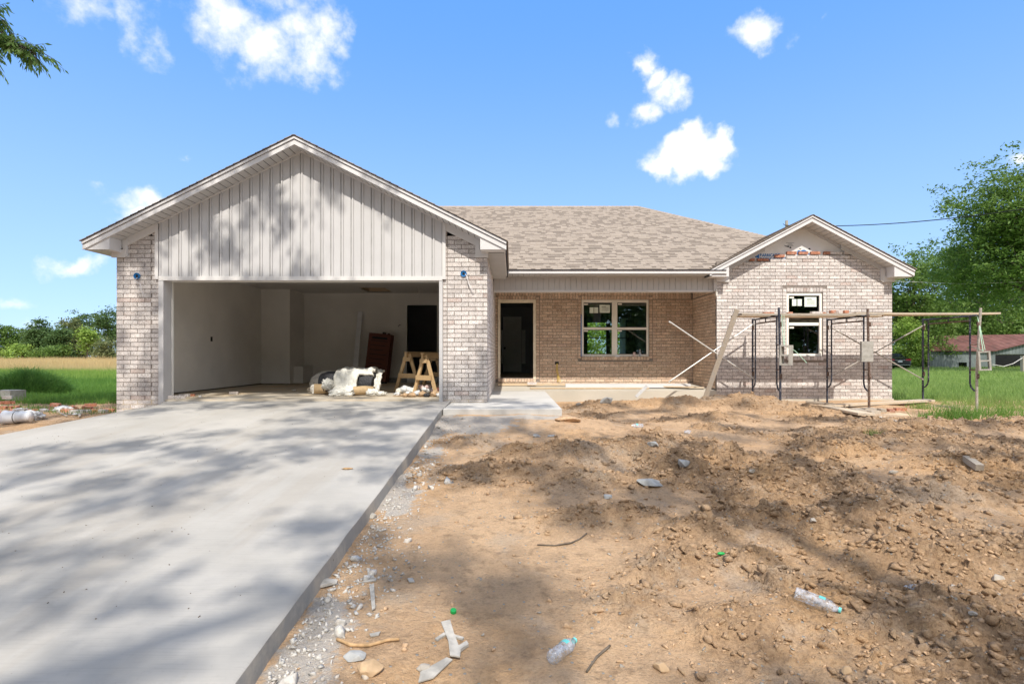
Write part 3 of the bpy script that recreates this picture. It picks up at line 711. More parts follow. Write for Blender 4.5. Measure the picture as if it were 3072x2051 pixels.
# garage: walls -7.19 .. -0.45, face at y = 10
GA, GB, GY, GP = -7.19, -.45, 10.0, -3.82
g_roof = lambda x: 2.81+.497*(3.72-abs(x-GP))
g_soff = lambda x: g_roof(x)-.16
pier_l = backing('brick_pier', 'x', GY, -1, GA, -6.405, -.34, 2.95)
pier_r = backing('brick_pier', 'x', GY, -1, -1.262, GB, -.30, 2.95)
courses('x', GY, -1, GA, -6.57, -.32, 3.0, top=lambda u: g_soff(u)-.06, single=True)
courses('x', GY, -1, -6.56, -6.41, -.16, 3.05, top=lambda u: g_soff(u)-.03, single=True, start=.11)
courses('x', GY, -1, -1.25, -1.185, -.04, 3.05, top=lambda u: g_soff(u)-.03, single=True, start=.3)
courses('x', GY, -1, -1.172, GB, -.04, 3.0, top=lambda u: g_soff(u)-.06, single=True)
for k, (bx, mt) in enumerate(singles):
    pass
# reveals of the piers and the garage side walls
backing('garage_side_wall', 'y', GB, 1, 10.02, 15.1, -.30, 2.66)
courses('y', GB, 1, 10.055, 15.06, -.04, 2.62, mat='brick')
backing('garage_side_wall', 'y', GA, -1, 10.02, 20, -.4, 2.66)
courses('y', GA, -1, 10.055, 20, -.36, 2.62)
# porch back wall
PY = 15.07
D = (-.384, .654, .175, 2.333); W2 = (1.905, 3.755, .777, 2.333)
pholes = [D, W2]
backing('porch_wall', 'x', PY, -1, GB, 4.95, -.05, 2.66, pholes, mat='mortar')
big = [(h[0]-.10, h[1]+.10, h[2]-.10, h[3]+.10) for h in pholes] 
courses('x', PY, -1, GB, 4.95, .046, 2.34, big + [], mat='brick_bounce_tint')
for h in pholes: ring('x', PY, -1, h, 'brick_bounce_tint')
u = GB+.01
while u < 4.9:
    if not any(h[0]-.1 < u+.035 < h[1]+.1 for h in pholes): put_brick('x', PY, -1, u, u+.071, 2.35, 2.53, 'brick_bounce_tint', False)
    else: put_brick('x', PY, -1, u, u+.071, 2.44, 2.53, 'brick_bounce_tint', False)
    u += .081
backing('porch_end_wall', 'y', 4.95, -1, 13.32, 15.09, -.3, 2.66)
courses('y', 4.95, -1, 13.355, 15.06, -.03, 2.35, mat='brick_bounce_tint')
u = 13.36
while u < 15.0: put_brick('y', 4.95, -1, u, u+.071, 2.36, 2.54, 'brick_bounce_tint', False); u += .081
# right wing
RA, RB, RY, RP = 4.95, 9.19, 13.3, 7.07
r_roof = lambda x: 2.83+.53*(2.41-abs(x-RP))
r_soff = lambda x: r_roof(x)-.16
W1 = (6.645, 7.515, .787, 2.335)
backing('wing_wall', 'x', RY, -1, RA, RB, -.45, 3.06, [W1])
wtop = lambda u: min(3.09 if u < 6.27 else (3.17 if u < 6.60 else 3.25), r_soff(u)-.05)
courses('x', RY, -1, RA, RB, -.2418, 3.26, [(W1[0]-.10, W1[1]+.10, W1[2]-.10, W1[3]+.10)], top=wtop)
ring('x', RY, -1, W1, 'brick')
backing('wing_side_wall', 'y', RB, 1, 13.32, 25, -.45, 2.66)
courses('y', RB, 1, 13.355, 25, -.36, 2.62)
b = MB(); b.box(RA+.02, RB+.03, RY-.018, RY+.1, -.46, -.235); b.build('foundation', M['slab'], house)
# loose row of clay bricks on the unfinished top course
for (px, w, z, yo) in [(2233,14,3.085,.05),(2259,15,3.085,.03),(2281,15,3.085,.01),(2300,17,3.085,.03)]:
    p = at(px, 780, RY); b = MB(); b.box(p.x-w/248, p.x+w/248, RY-.01+yo, RY+.09, 3.09, 3.15)
    for q in (-.045, -.015, .015, .045): b.box(p.x+q-.009, p.x+q+.009, RY-.0135+yo, RY-.011+yo, 3.105, 3.135) if False else None
    o = b.build('loose_brick', M['red_brick'], house)
for (px, z) in [(2340,3.175),(2376,3.25),(2411,3.25),(2447,3.25),(2487,3.25)]:
    p = at(px, 760, RY); b = MB(); b.box(p.x-.115, p.x+.115, RY, RY+.09, z, z+.065); o = b.build('loose_brick', M['red_brick'], house)
for (xa, xb) in [(7.70,7.98),(8.03,8.28)]:
    b = MB(); b.box(xa, xb, RY-.002, RY+.05, 3.25, 3.31); b.build('loose_brick', M['brick'], house)
# house wrap in the wing gable
b = MB(); b.prism([(RA+.05, 13.36, 2.6), (RB-.05, 13.36, 2.6), (RB-.05, 13.36, r_soff(RB-.05)), (RP, 13.36, r_soff(RP)), (RA+.05, 13.36, r_soff(RA+.05))], (0, .03, 0)); wrap = b.build('house_wrap', M['wrap'], house)
def text(body, x, z, y, size, mat, parent, w=1., offset=.0, name='lettering', rot=(90,0,0), sx=1.):
    c = bpy.data.curves.new(name, 'FONT'); c.body = body; c.size = size; c.offset = offset; c.extrude = .0008; c.materials.append(mat)
    o = bpy.data.objects.new(name, c); COL.objects.link(o); o.rotation_euler = [R(a) for a in rot]; o.scale = (sx, 1, 1)
    me = bpy.data.meshes.new_from_object(o.evaluated_get(bpy.context.evaluated_depsgraph_get())); loc, ro, scl = Vector((x, y, z)), o.rotation_euler.copy(), o.scale.copy()
    bpy.data.objects.remove(o); o = bpy.data.objects.new(name, me); COL.objects.link(o); o.rotation_euler = ro; o.scale = scl
    o.parent = parent; pm = parent_matrix(parent).inverted(); o.location = pm @ loc; return o
k = 13.36/1650
def wx(px): return (px-1536)*k
def wz(py): return CZ-(py-1067)*k
text('BARRICADE', wx(2279.5), wz(769.7), 13.358, .098, M['blue_print'], wrap, offset=.0035, sx=.93)
text('BUILDING PRODUCTS', wx(2279.5), wz(780.5), 13.358, .092, M['blue_print'], wrap, offset=.002, sx=.70)
def logo(pts, mat, par, Y=13.357):
    b = MB(); b.prism([(wx(x), Y, wz(y)) for x, y in pts], (0, .003, 0)); return b.build('printed_mark', mat, par)
logo([(2264,768),(2268,765),(2271,765),(2270,761),(2272,757),(2276,756),(2278,760),(2277,777),(2274,777),(2272,773),(2266,772)], M['blue_print'], wrap)
logo([(2390,764),(2392,753),(2400,747.5),(2409,747),(2421,754),(2430,764)], M['blue_print'], wrap)
logo([(2396,750),(2401,744),(2404,747),(2411,746),(2413,749),(2405,750),(2402,753)], M['white'], wrap, 13.3555)
for (x0, x1, y) in [(2358,2382,728),(2364,2376,731.5),(2362,2378,734.5),(2354,2380,737.5)]:
    logo([(x0,y),(x1,y),(x1,y+.7),(x0,y+.7)], M['black_print'], wrap)
logo([(2352,735),(2358,738),(2366,737),(2367,742),(2362,741),(2356,739)], M['black_print'], wrap)
logo([(2400,749.5),(2397,745),(2405,747)], M['black_print'], wrap, 13.3545)
for (cx, cy) in ((2428, 747),(2371, 743)): logo([(cx-3,cy-2),(cx+2,cy-3),(cx+3,cy+2),(cx-2,cy+2)], M['black_print'], wrap)
# the single bricks (parts of the piers)
unit = MB().box(-.5,.5,-.5,.5,-.5,.5)
def unit_mesh(name, mat):
    me = bpy.data.meshes.new(name); me.from_pydata(unit.v, [], unit.f); me.materials.append(M[mat]); return me
bmesh_ = unit_mesh('brick', 'brick')
singles.sort(key=lambda s: -(s[0][1]-s[0][0])*(s[0][5]-s[0][4]))
for i, (bx, mt) in enumerate(singles):
    if i >= 296: stuffb['brick'].box(*bx); continue
    o = bpy.data.objects.new('brick', bmesh_); COL.objects.link(o); par = pier_l if bx[0] < -4 else pier_r
    o.parent = par; o.location = Vector(((bx[0]+bx[1])/2, (bx[2]+bx[3])/2, (bx[4]+bx[5])/2)) - house.location
    o.scale = (bx[1]-bx[0], bx[3]-bx[2], bx[5]-bx[4])
tag(stuffb['brick'].build('brick_courses', M['brick'], house, fix=False), kind='stuff')
tag(stuffb['brick_bounce_tint'].build('porch_brick_courses', M['brick_bounce_tint'], house, fix=False), kind='stuff')

# --- garage gable
hdr_z = 2.16
b = MB(); b.box(-6.40, -1.262, 9.955, 10.10, hdr_z, hdr_z+.075); b.build('header_trim', M['trim'], house)
b = MB(); b.box(-6.315, -1.32, 10.101, 10.25, hdr_z+.002, hdr_z+.08); b.build('header_soffit', M['ceiling'], house)
for (x0, x1) in ((-6.405, -6.315), (-1.32, -1.258)):
    b = MB(); b.box(x0, x1, 9.962, 10.20, -.10, hdr_z-.002); b.build('door_jamb', M['siding'], house)
for x0 in (-6.47, -1.262):
    b = MB(); z1 = g_soff(x0+.03)-.02; b.prism([(x0, 9.957, hdr_z+.02), (x0+.06, 9.957, hdr_z+.02), (x0+.06, 9.957, z1), (x0, 9.957, z1-.01)], (0, .04, 0)); b.build('corner_trim', M['trim'], house)
b = MB(); b.prism([(-6.41, 9.992, hdr_z+.07), (-1.26, 9.992, hdr_z+.07), (-1.26, 9.992, g_soff(-1.26)), (GP, 9.992, g_soff(GP)), (-6.41, 9.992, g_soff(-6.41))], (0, .10, 0)); b.build('gable_backing', M['backing'], house)
pw = .1838; x = GP - 14*pw
while x < -1.27:
    xa, xb = max(x, -6.409), min(x+pw, -1.263)
    if xb-xa > .03:
        def strip(p, q, y0, y1, name, mat):
            p = max(p, xa); q = min(q, xb)
            if q-p < .006: return
            pts = [(p, y0, hdr_z+.077), (q, y0, hdr_z+.077), (q, y0, g_soff(q))]
            if p < GP < q: pts.append((GP, y0, g_soff(GP)))
            pts.append((p, y0, g_soff(p))); b = MB(); b.prism(pts, (0, y1-y0, 0)); b.build(name, M[mat], house)
        strip(x+.0285, x+pw-.0285, 9.980, 9.990, 'siding_board', 'siding')
        strip(x-.026, x+.026, 9.966, 9.9895, 'siding_batten', 'siding')
    x += pw
def slopes(x0, x1, fz, y0, y1, ztop, zbot, P):
    """one piece following a gable line between x0 and x1"""
    pts = [(x0, y0, fz(x0)+ztop)] + ([(P, y0, fz(P)+ztop)] if x0 < P < x1 else []) + [(x1, y0, fz(x1)+ztop), (x1, y0, fz(x1)+zbot)] + ([(P, y0, fz(P)+zbot)] if x0 < P < x1 else []) + [(x0, y0, fz(x0)+zbot)]
    return MB().prism(pts, (0, y1-y0, 0))
def gable_trim(fz, P, half, Yr, Yw, piers, slope, boards):
    for s in (-1, 1):
        tip = P+s*half; xs = (tip, P) if s < 0 else (P, tip)
        slopes(*xs, fz, Yr, Yr+.022, -.068, -.155, P).build('rake_board', M['fascia'], house)
        slopes(*xs, fz, Yr-.022, Yr+.022, -.012, -.058, P).build('rake_trim', M['fascia'], house)
        slopes(*xs, fz, Yr+.004, Yr+.02, -.058, -.068, P).build('rake_gap', M['roof_edge_shade'], house)
        slopes(*xs, fz, Yr-.034, Yr, .002, -.012, P).build('drip_edge', M['roof_edge_shade'], house)  # dark strip under the shingles, the rake's shade painted as its colour
        # cornice return
        i0 = P+s*(half-.04); i1 = P+s*(half-.46)
        MB().prism([(i0, Yr+.023, 2.665), (i1, Yr+.023, 2.665), (i1, Yr+.023, fz(i1)-.152), (i0, Yr+.023, 2.68)], (0, Yw-Yr-.05, 0)).build('cornice_return', M['fascia'], house)
        # soffit boards
        n = round(half/boards); w = half/n
        for i in range(n):
            a, c = P+s*i*w, P+s*((i+1)*w-.013)
            if a > c: a, c = c, a
            a_, c_ = a, c
            MB().prism([(a_, Yr+.022, fz(a_)-.150), (c_, Yr+.022, fz(c_)-.150), (c_, Yr+.022, fz(c_)-.158), (a_, Yr+.022, fz(a_)-.158)], (0, Yw-Yr-.024, 0)).build('soffit_board', M['soffit'], house)
        slopes(*xs, fz, Yr+.02, Yw+.2, -.13, -.148, P).build('soffit_backing', M['roof_edge_shade'], house)
gable_trim(g_roof, GP, 3.72, 9.65, 9.99, None, .497, .113)
gable_trim(r_roof, RP, 2.41, 12.95, 13.36, None, .53, .12)
def frieze(x0, x1, fz, Y, d=.14, name='frieze_board'):
    slopes(x0, x1, fz, Y-.03, Y-.002, -.158, -.158-d, -99).build(name, M['trim'] if Y < 11 else M['soffit'], house)
frieze(-7.22, -6.41, g_roof, GY); frieze(-1.26, -.42, g_roof, GY)
frieze(-6.41, GP, g_roof, 9.995, .025, 'gable_trim'); frieze(GP, -1.26, g_roof, 9.995, .025, 'gable_trim')
frieze(RA-.02, RP, r_roof, 13.357, .04); frieze(RP, RB+.02, r_roof, 13.357, .07)
frieze(7.95, RB+.02, r_roof, RY, .12); frieze(RA, 6.1, r_roof, RY, .12)
for (x0, x1, Y) in ((-7.25, -7.0, GY), (-.665, -.43, GY), (4.93, 5.24, RY), (8.93, 9.22, RY)):
    b = MB(); b.box(x0, x1, Y-.05, Y-.003, 2.575, 2.72); b.build('frieze_block', M['trim'], house)
b = MB(); b.box(-7.04, -6.98, GY-.045, GY-.003, 2.60, 2.90); b.build('frieze_block', M['trim'], house)
b = MB(); b.box(-.665, -.59, GY-.045, GY-.003, 2.60, 2.90); b.build('frieze_block', M['trim'], house)
b = MB(); b.box(8.90, 9.0, RY-.045, RY-.003, 2.60, 2.90); b.build('frieze_block', M['trim'], house)
# soldier brick beside the blocks
# --- garage eave on the porch side
b = MB(); b.box(-.14, -.12, 9.66, 12.96, 2.665, 2.79); b.build('eave_fascia', M['fascia'], house)
y = 9.99
while y < 13.3: b = MB(); b.box(GB-.01, -.14, y, y+.094, 2.655, 2.664); b.build('soffit_board', M['soffit'], house); y += .10
b = MB(); b.box(GB-.01, -.14, 9.68, 13.3, 2.666, 2.67); b.build('soffit_backing', M['roof_edge_shade'], house)
b = MB(); b.box(-7.54, -7.52, 9.66, 19, 2.665, 2.79); b.build('eave_fascia', M['fascia'], house)
b = MB(); b.box(-7.52, GA, 9.70, 19, 2.655, 2.664); b.build('eave_soffit', M['soffit'], house)
b = MB(); b.box(9.46, 9.48, 12.96, 25, 2.665, 2.80); b.build('eave_fascia', M['fascia'], house)
b = MB(); b.box(RB, 9.46, 12.99, 25, 2.655, 2.664); b.build('eave_soffit', M['soffit'], house)
# --- porch eave, header
b = MB(); b.box(-.12, 5.06, 12.935, 12.96, 2.73, 2.80); b.build('eave_fascia', M['fascia'], house)
b = MB(); b.box(-.12, 5.04, 12.915, 12.965, 2.80, 2.814); b.build('drip_edge', M['roof_edge_shade'], house)
x = -.12
while x < 4.93: b = MB(); b.box(x, x+.128, 12.961, 13.33, 2.715, 2.725); b.build('soffit_board', M['soffit'], house); x += .134
b = MB(); b.box(-.45, 4.93, 12.97, 15.0, 2.727, 2.74); b.build('soffit_backing', M['roof_edge_shade'], house)
b = MB(); b.box(-.44, 4.93, 13.36, 13.5, 2.35, 2.72); b.build('porch_beam', M['backing'], house)
b = MB(); b.box(-.44, 4.93, 13.325, 13.36, 2.345, 2.385); b.build('header_trim', M['trim'], house)
b = MB(); b.box(-.44, 4.90, 13.325, 13.36, 2.69, 2.714); b.build('header_trim', M['header'], house)
b = MB(); b.box(-.44, 4.93, 13.361, 13.52, 2.343, 2.349); b.build('beam_soffit', M['trim'], house)
x = -.44
while x < 4.86: b = MB(); b.box(x, min(x+.126, 4.87), 13.342, 13.359, 2.386, 2.689); b.build('header_board', M['header'], house); x += .1335
b = MB(); b.box(4.875, 4.945, 13.27, 13.36, 2.345, 2.70); b.build('corner_trim', M['header'], house)
b = MB(); b.box(4.925, 4.948, 13.25, 13.33, 2.24, 2.40); b.build('corner_trim', M['white'], house)
b = MB(); b.box(-.44, 4.93, 13.5, 15.07, 2.60, 2.62); b.build('porch_ceiling', M['soffit'], house)
# --- roofs
def shingle_course(xe, ze, xr, zr, y0, y1, name='shingle_course'):
    L = math.hypot(xr-xe, zr-ze); n = int(L/.143); dx, dz = (xr-xe)/L, (zr-ze)/L; nx, nz = -dz, dx
    if nz < 0: nx, nz = -nx, -nz
    for i in range(n+1):
        a, c = i*.143, min((i+1)*.143+.02, L)
        if c-a < .02: continue
        t0, t1 = .016, .006
        pt = lambda d, t: (xe+dx*d+nx*t, y0, ze+dz*d+nz*t)
        MB().prism([pt(a, .001), pt(c, .001), pt(c, t1), pt(a, t0)], (0, y1-y0, 0)).build(name, M['shingle'], house)
for s in (-1, 1): shingle_course(GP+s*3.745, 2.81-.012, GP, g_roof(GP), 9.61, 19.4)
for s in (-1, 1): shingle_course(RP+s*2.435, 2.83-.012, RP, r_roof(RP), 12.905, 18.6)
for (P, h, f, y0, y1) in ((GP, 3.72, g_roof, 9.68, 19.4), (RP, 2.41, r_roof, 12.98, 18.6)):
    for s in (-1, 1):
        xs = (P-h, P) if s < 0 else (P, P+h); slopes(*xs, f, y0, y1, -.002, -.12, P).build('roof_deck', M['roof_edge_shade'], house)
MS = .5; EY = 12.93; EZ = 2.815; RIDGE_Y = 19.39; mz = lambda y: EZ+MS*(y-EY); RXe = 4.43; HX = 9.3
hipx = lambda y: HX+(RXe-HX)*(y-EY)/(RIDGE_Y-EY)
b = MB(); b.prism([(-4.2, EY+.03, mz(EY+.03)-.03), (4.66, EY+.03, mz(EY+.03)-.03), (5.1, 13.45, mz(13.45)-.03), (hipx(13.45)-.2, 13.45, mz(13.45)-.03), (RXe, RIDGE_Y, mz(RIDGE_Y)-.03), (-4.2, RIDGE_Y, mz(RIDGE_Y)-.03)], (0, 0, .012)); b.build('roof_deck', M['roof_edge_shade'], house)
L = (RIDGE_Y-EY)*math.sqrt(1+MS*MS); nrow = int(L/.143); sl = 1/math.sqrt(1+MS*MS)
cos_, sin_ = sl, MS*sl
def spt(x, d, t): return (x, EY+d*cos_-t*sin_, EZ+d*sin_+t*cos_)
tabs = []; bands = MB()
rr = random.Random(5)
for i in range(nrow+1):
    d0 = i*.143; d1 = min(d0+.16, L); y = EY+d0*cos_; xr_ = hipx(y)+.01 if y > 13.42 else 4.66+max(0, y-12.95)*.94+.02
    if y > 13.42: pass
    x0r = -.3 if i < 3 else -4.1
    if i > 3: x0r = max(-4.1, -.25 - (y-EY)*1.0)-.3
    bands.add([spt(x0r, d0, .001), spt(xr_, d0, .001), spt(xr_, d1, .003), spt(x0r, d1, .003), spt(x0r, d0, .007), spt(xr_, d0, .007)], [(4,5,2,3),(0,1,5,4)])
    x = x0r - rr.uniform(0, .3)
    while x < xr_:
        w = rr.uniform(.09, .22); a, c = max(x, x0r), min(x+w, xr_)
        short = rr.random() < .5
        if c-a > .02: tabs.append((a, c-.003, d0 + (.055 if short else .0), d1, .013 if not short else .011))
        x += w
def tab_v(a, c, d0, d1, t): return [spt(a, d0, .004), spt(c, d0, .004), spt(c, d1, .003), spt(a, d1, .003), spt(a, d0, t), spt(c, d0, t), spt(c, d1, t*.55), spt(a, d1, t*.55)]
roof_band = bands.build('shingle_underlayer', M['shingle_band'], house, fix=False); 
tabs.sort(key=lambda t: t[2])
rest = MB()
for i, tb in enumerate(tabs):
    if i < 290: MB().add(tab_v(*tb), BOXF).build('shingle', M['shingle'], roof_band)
    else: rest.add(tab_v(*tb), BOXF)
tag(rest.build('shingle_rows', M['shingle'], house, fix=False), kind='stuff')
# hip and ridge caps, hidden slopes
caps = MB()
def cap_line(A, B, n1, n2):
    A, B = Vector(A), Vector(B); d = (B-A); n = int(d.length/.15); d /= n
    for i in range(n):
        p, q = A+d*i, A+d*(i+1.15); w = .14
        up = Vector((0,0,.022)); a1 = Vector(n1)*w; a2 = Vector(n2)*w
        caps.add([p+a1+up*.3, p+up*1.6, p+a2+up*.3, q+a2+up*.1, q+up*1.1, q+a1+up*.1, p+a1, p+a2, p], [(0,1,4,5),(1,2,3,4),(0,6,8,1),(1,8,7,2)])
ce = (RXe, RIDGE_Y, mz(RIDGE_Y)); hc = (HX, EY, EZ)
cap_line((-4.2, RIDGE_Y, mz(RIDGE_Y)), ce, (0,-.894,-.447), (0,.894,-.447)); cap_line(Vector(hc).lerp(Vector(ce), .40), ce, (-.75,.0,.0), (.62,.5,-.45))
caps.build('ridge_caps', M['shingle'], house, fix=False)
back = MB(); HB = (HX, RIDGE_Y+6.46, EZ)
back.add([hc, HB, ce], [(0,1,2)]); back.add([(-7.5, RIDGE_Y+6.46, EZ), HB, ce, (-7.5, RIDGE_Y, mz(RIDGE_Y))], [(0,1,2,3)])
back.build('rear_roof_slopes', M['shingle'], house, fix=False)

# --- porch slab, steps and interior
b = MB(); b.prism([(GB-.0, 13.30, -.052), (GB, 15.10, .046), (GB, 15.10, -.4), (GB, 13.30, -.4)], (4.95-GB, 0, 0)); o = b.build('porch_slab', M['slab'], house)
b = MB(); b.box(-7.1, -.50, 10.005, 16.5, -.25, 0.); b.build('garage_floor', M['gfloor'], house)
b = MB(); b.box(-7.10, -7.0, 10.21, 16.5, .03, 2.66); b.box(-7.10, -6.31, 10.21, 10.26, 0.03, 2.66); b.build('garage_wall', M['drywall'], house)
b = MB()
for c in cells(-7.0, -.5, .14, 2.66, [(-3.13, -2.236, .0, 2.305)]): b.box(c[0], c[1], 16.4, 16.5, c[2], c[3])
gw = b.build('garage_wall', M['drywall'], house)
b = MB(); b.box(-.66, -.50, 10.21, 16.4, .03, 2.66); b.box(-1.32, -.66, 10.21, 10.26, .03, 2.66); b.build('garage_wall', M['drywall'], house)
b = MB(); b.box(-7.0, -6.2, 15.35, 16.398, .02, 2.655); b.build('wall_chase', M['drywall'], house)
b = MB(); b.box(-6.198, -5.93, 15.6, 16.398, .02, .50); b.build('low_wall_box', M['drywall'], house)
b = MB(); b.box(-5.9, -3.13, 16.36, 16.5, 0, .135); b.box(-2.236, -.66, 16.36, 16.5, 0, .135); b.build('concrete_curb', M['rubble'], house)
b = MB()
for c in cells(-7.1, -.5, 10.255, 16.5, [(-4.2, -3.5, 15.1, 16.1)]): b.box(c[0], c[1], c[2], c[3], 2.66, 2.68)
b.build('garage_ceiling', M['ceiling'], house)
b = MB(); b.box(-4.22, -4.2, 15.08, 16.12, 2.662, 2.90); b.box(-3.5, -3.48, 15.08, 16.12, 2.662, 2.90); b.box(-4.2, -3.5, 15.08, 15.1, 2.662, 2.90); b.box(-4.2, -3.5, 16.1, 16.12, 2.662, 2.90); b.box(-4.2, -3.5, 15.1, 16.1, 2.86, 2.88); b.build('attic_hatch', M['osb'], house)
b = MB(); b.tube([(-2.53, 15, 2.66), (-2.53, 15, 2.38)], .013); b.box(-2.60, -2.46, 14.93, 15.07, 2.645, 2.659); b.build('ceiling_pipe', M['wire'], house)
b = MB(); b.box(-7.001, -6.995, 12.77, 12.85, 1.13, 1.24); b.build('outlet_hole', M['dark'], house)
b = MB(); b.tube([(-3.36, 16.39, 1.72), (-3.38, 16.34, 1.66), (-3.33, 16.33, 1.72), (-3.30, 16.36, 1.70)], .006); b.build('loose_wire', M['dark'], house)
b = MB(); b.box(-3.17, -3.13, 16.385, 16.5, .14, 2.33); b.box(-2.236, -2.196, 16.385, 16.5, .14, 2.33); b.box(-3.13, -2.236, 16.385, 16.5, 2.305, 2.335); b.build('doorway_frame', M['drywall'], house)
b = MB(); b.box(-3.13, -2.236, 16.40, 16.5, .0, .139); b.build('doorway_step', M['drywall'], house)
# rooms behind
b = MB(); b.box(-7.1, 9.1, 16.52, 24.9, .02, .16); b.box(-.45, 9.1, 15.2, 16.5, .02, .16); b.build('room_floor', M['gfloor'], house)
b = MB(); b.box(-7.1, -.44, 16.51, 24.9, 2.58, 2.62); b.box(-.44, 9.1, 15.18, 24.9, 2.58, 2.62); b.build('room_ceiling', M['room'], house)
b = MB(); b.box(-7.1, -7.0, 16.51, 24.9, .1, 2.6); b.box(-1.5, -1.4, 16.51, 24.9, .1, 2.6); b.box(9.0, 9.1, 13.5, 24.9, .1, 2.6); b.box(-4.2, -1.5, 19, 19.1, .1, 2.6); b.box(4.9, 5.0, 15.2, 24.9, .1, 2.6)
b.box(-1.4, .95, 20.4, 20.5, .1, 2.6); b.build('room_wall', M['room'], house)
b = MB()
for c in cells(1.05, 4.9, .1, 2.6, [(3.02, 4.55, .1, 2.3)]): b.box(c[0], c[1], 22, 22.1, c[2], c[3])
for c in cells(5.0, 9.0, .1, 2.6, []): b.box(c[0], c[1], 20, 20.1, c[2], c[3])
for c in cells(-7, 9.1, .1, 2.6, [(1.1, 4.9, .1, 2.3)]): b.box(c[0], c[1], 24.9, 25, c[2], c[3])
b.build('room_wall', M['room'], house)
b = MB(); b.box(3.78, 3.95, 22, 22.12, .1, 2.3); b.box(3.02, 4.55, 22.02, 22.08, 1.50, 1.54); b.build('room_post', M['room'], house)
# the interior white door
b = MB(); b.box(-.33, .35, 20.33, 20.39, .20, 2.24)
for (z0, z1) in ((.36, .98), (1.12, 2.05)):
    for q in ((-.20, -.18), (.20, .22)): b.box(q[0], q[1], 20.322, 20.329, z0, z1)
    b.box(-.18, .20, 20.322, 20.329, z0, z0+.02); b.box(-.18, .20, 20.322, 20.329, z1-.02, z1)
idr = b.build('interior_door', M['interior_door'], house)
b = MB(); b.tube([(-.27, 20.30, 1.08), (-.27, 20.33, 1.08)], .035); b.build('door_knob', M['dark'], idr)
b = MB(); b.box(-.42, -.34, 20.36, 20.398, .5, 1.75); b.box(.36, .50, 20.36, 20.398, .5, 1.75); b.build('door_casing', M['interior_door'], house)
# --- front door frame
b = MB(); z0 = .176
b.box(D[0], -.32, PY-.02, PY+.12, z0, D[3]); b.box(.584, D[1], PY-.02, PY+.12, z0, D[3]); b.box(-.32, .584, PY-.02, PY+.12, 2.25, D[3]); b.build('door_frame', M['wood_frame'], house)
b = MB(); b.box(-.32, .584, PY-.0, PY+.12, z0, z0+.018); b.build('threshold', M['mortar'], house)
# --- windows
def window(X0, X1, Z0, Z1, Y, sashes, rail, stickers, labels):
    fw = .055; fr = MB(); yf = Y+.03
    fr.box(X0, X0+fw, yf, yf+.08, Z0, Z1); fr.box(X1-fw, X1, yf, yf+.08, Z0, Z1); fr.box(X0+fw, X1-fw, yf, yf+.08, Z1-fw-.02, Z1); fr.box(X0+fw, X1-fw, yf, yf+.08, Z0, Z0+fw)
    w = fr.build('window', M['white'], house)
    for (a, c) in sashes:
        b = MB(); b.box(a, c, yf+.012, yf+.06, rail[0], rail[1]); b.build('meeting_rail', M['white'], w)
        for (q, z0, z1, dy) in (('upper', rail[1], Z1-fw-.02, .03), ('lower', Z0+fw, rail[0], .045)):
            b = MB(); b.box(a, c, yf+dy, yf+dy+.004, z0, z1); b.build('pane', M['glass'], w)
            b = MB(); t = .011
            b.box(a, a+t, yf+dy-.008, yf+dy-.001, z0, z1); b.box(c-t, c, yf+dy-.008, yf+dy-.001, z0, z1); b.box(a+t, c-t, yf+dy-.008, yf+dy-.001, z0, z0+t); b.box(a+t, c-t, yf+dy-.008, yf+dy-.001, z1-t, z1); b.build('gasket', M['dark'], w)
    for i in range(len(sashes)-1):
        b = MB(); b.box(sashes[i][1], sashes[i+1][0], yf-.006, yf+.07, Z0+fw, Z1-fw-.02); b.build('mullion', M['white'], w)
    for (x0, x1, z0, z1, lines) in stickers:
        b = MB(); b.box(x0, x1, yf+.024, yf+.028, z0, z1); p = b.build('sticker', M['paper'], w)
        if lines:
            b = MB(); h = z1-z0; ww = x1-x0
            b.box(x0+ww*.2, x0+ww*.62, yf+.022, yf+.0235, z1-h*.26, z1-h*.20)
            for k_ in range(5): b.box(x0+ww*.2, x0+ww*(.9-.08*(k_ % 2)), yf+.022, yf+.0235, z1-h*(.36+.1*k_), z1-h*(.345+.1*k_))
            b.build('print_lines', M['black_print'], w)
    for (x, z) in labels:
        b = MB(); b.box(x, x+.11, yf+.024, yf+.0285, z, z+.035); b.build('label_strip', M['white'], w)
    return w
def pX(px, s): return (px-1536)/s
def pZ(py, s): return CZ-(py-1067)/s
s = 123.5
window(W1[0]+.006, W1[1]-.006, W1[2]+.004, W1[3]-.004, RY, [(6.72, 7.44)], (1.53, 1.60), [(pX(2376,s), pX(2389,s), pZ(917.5,s), pZ(897,s), 0), (pX(2392,s), pX(2405,s), pZ(917.5,s), pZ(897,s), 0), (pX(2413,s), pX(2449,s), pZ(920,s), pZ(891,s), 1)], [(6.735, 2.19), (6.735, 1.46)])
s = 109.2
window(W2[0]+.006, W2[1]-.006, W2[2]+.004, W2[3]-.004, PY, [(1.961, 2.743), (2.89, 3.695)], (1.511, 1.574), [(pX(1769,s), pX(1781,s), pZ(939,s), pZ(921.5,s), 0), (pX(1782.5,s), pX(1794.5,s), pZ(939,s), pZ(921.5,s), 0), (pX(1799,s), pX(1830,s), pZ(938,s), pZ(914,s), 1)], [(1.98, 2.19), (2.91, 2.20), (1.98, 1.46), (2.91, 1.46)])
b = MB(); b.box(1.882, 1.908, PY-.004, PY+.05, .777, 1.93); b.build('flashing_tape', M['blue_tape'], house)
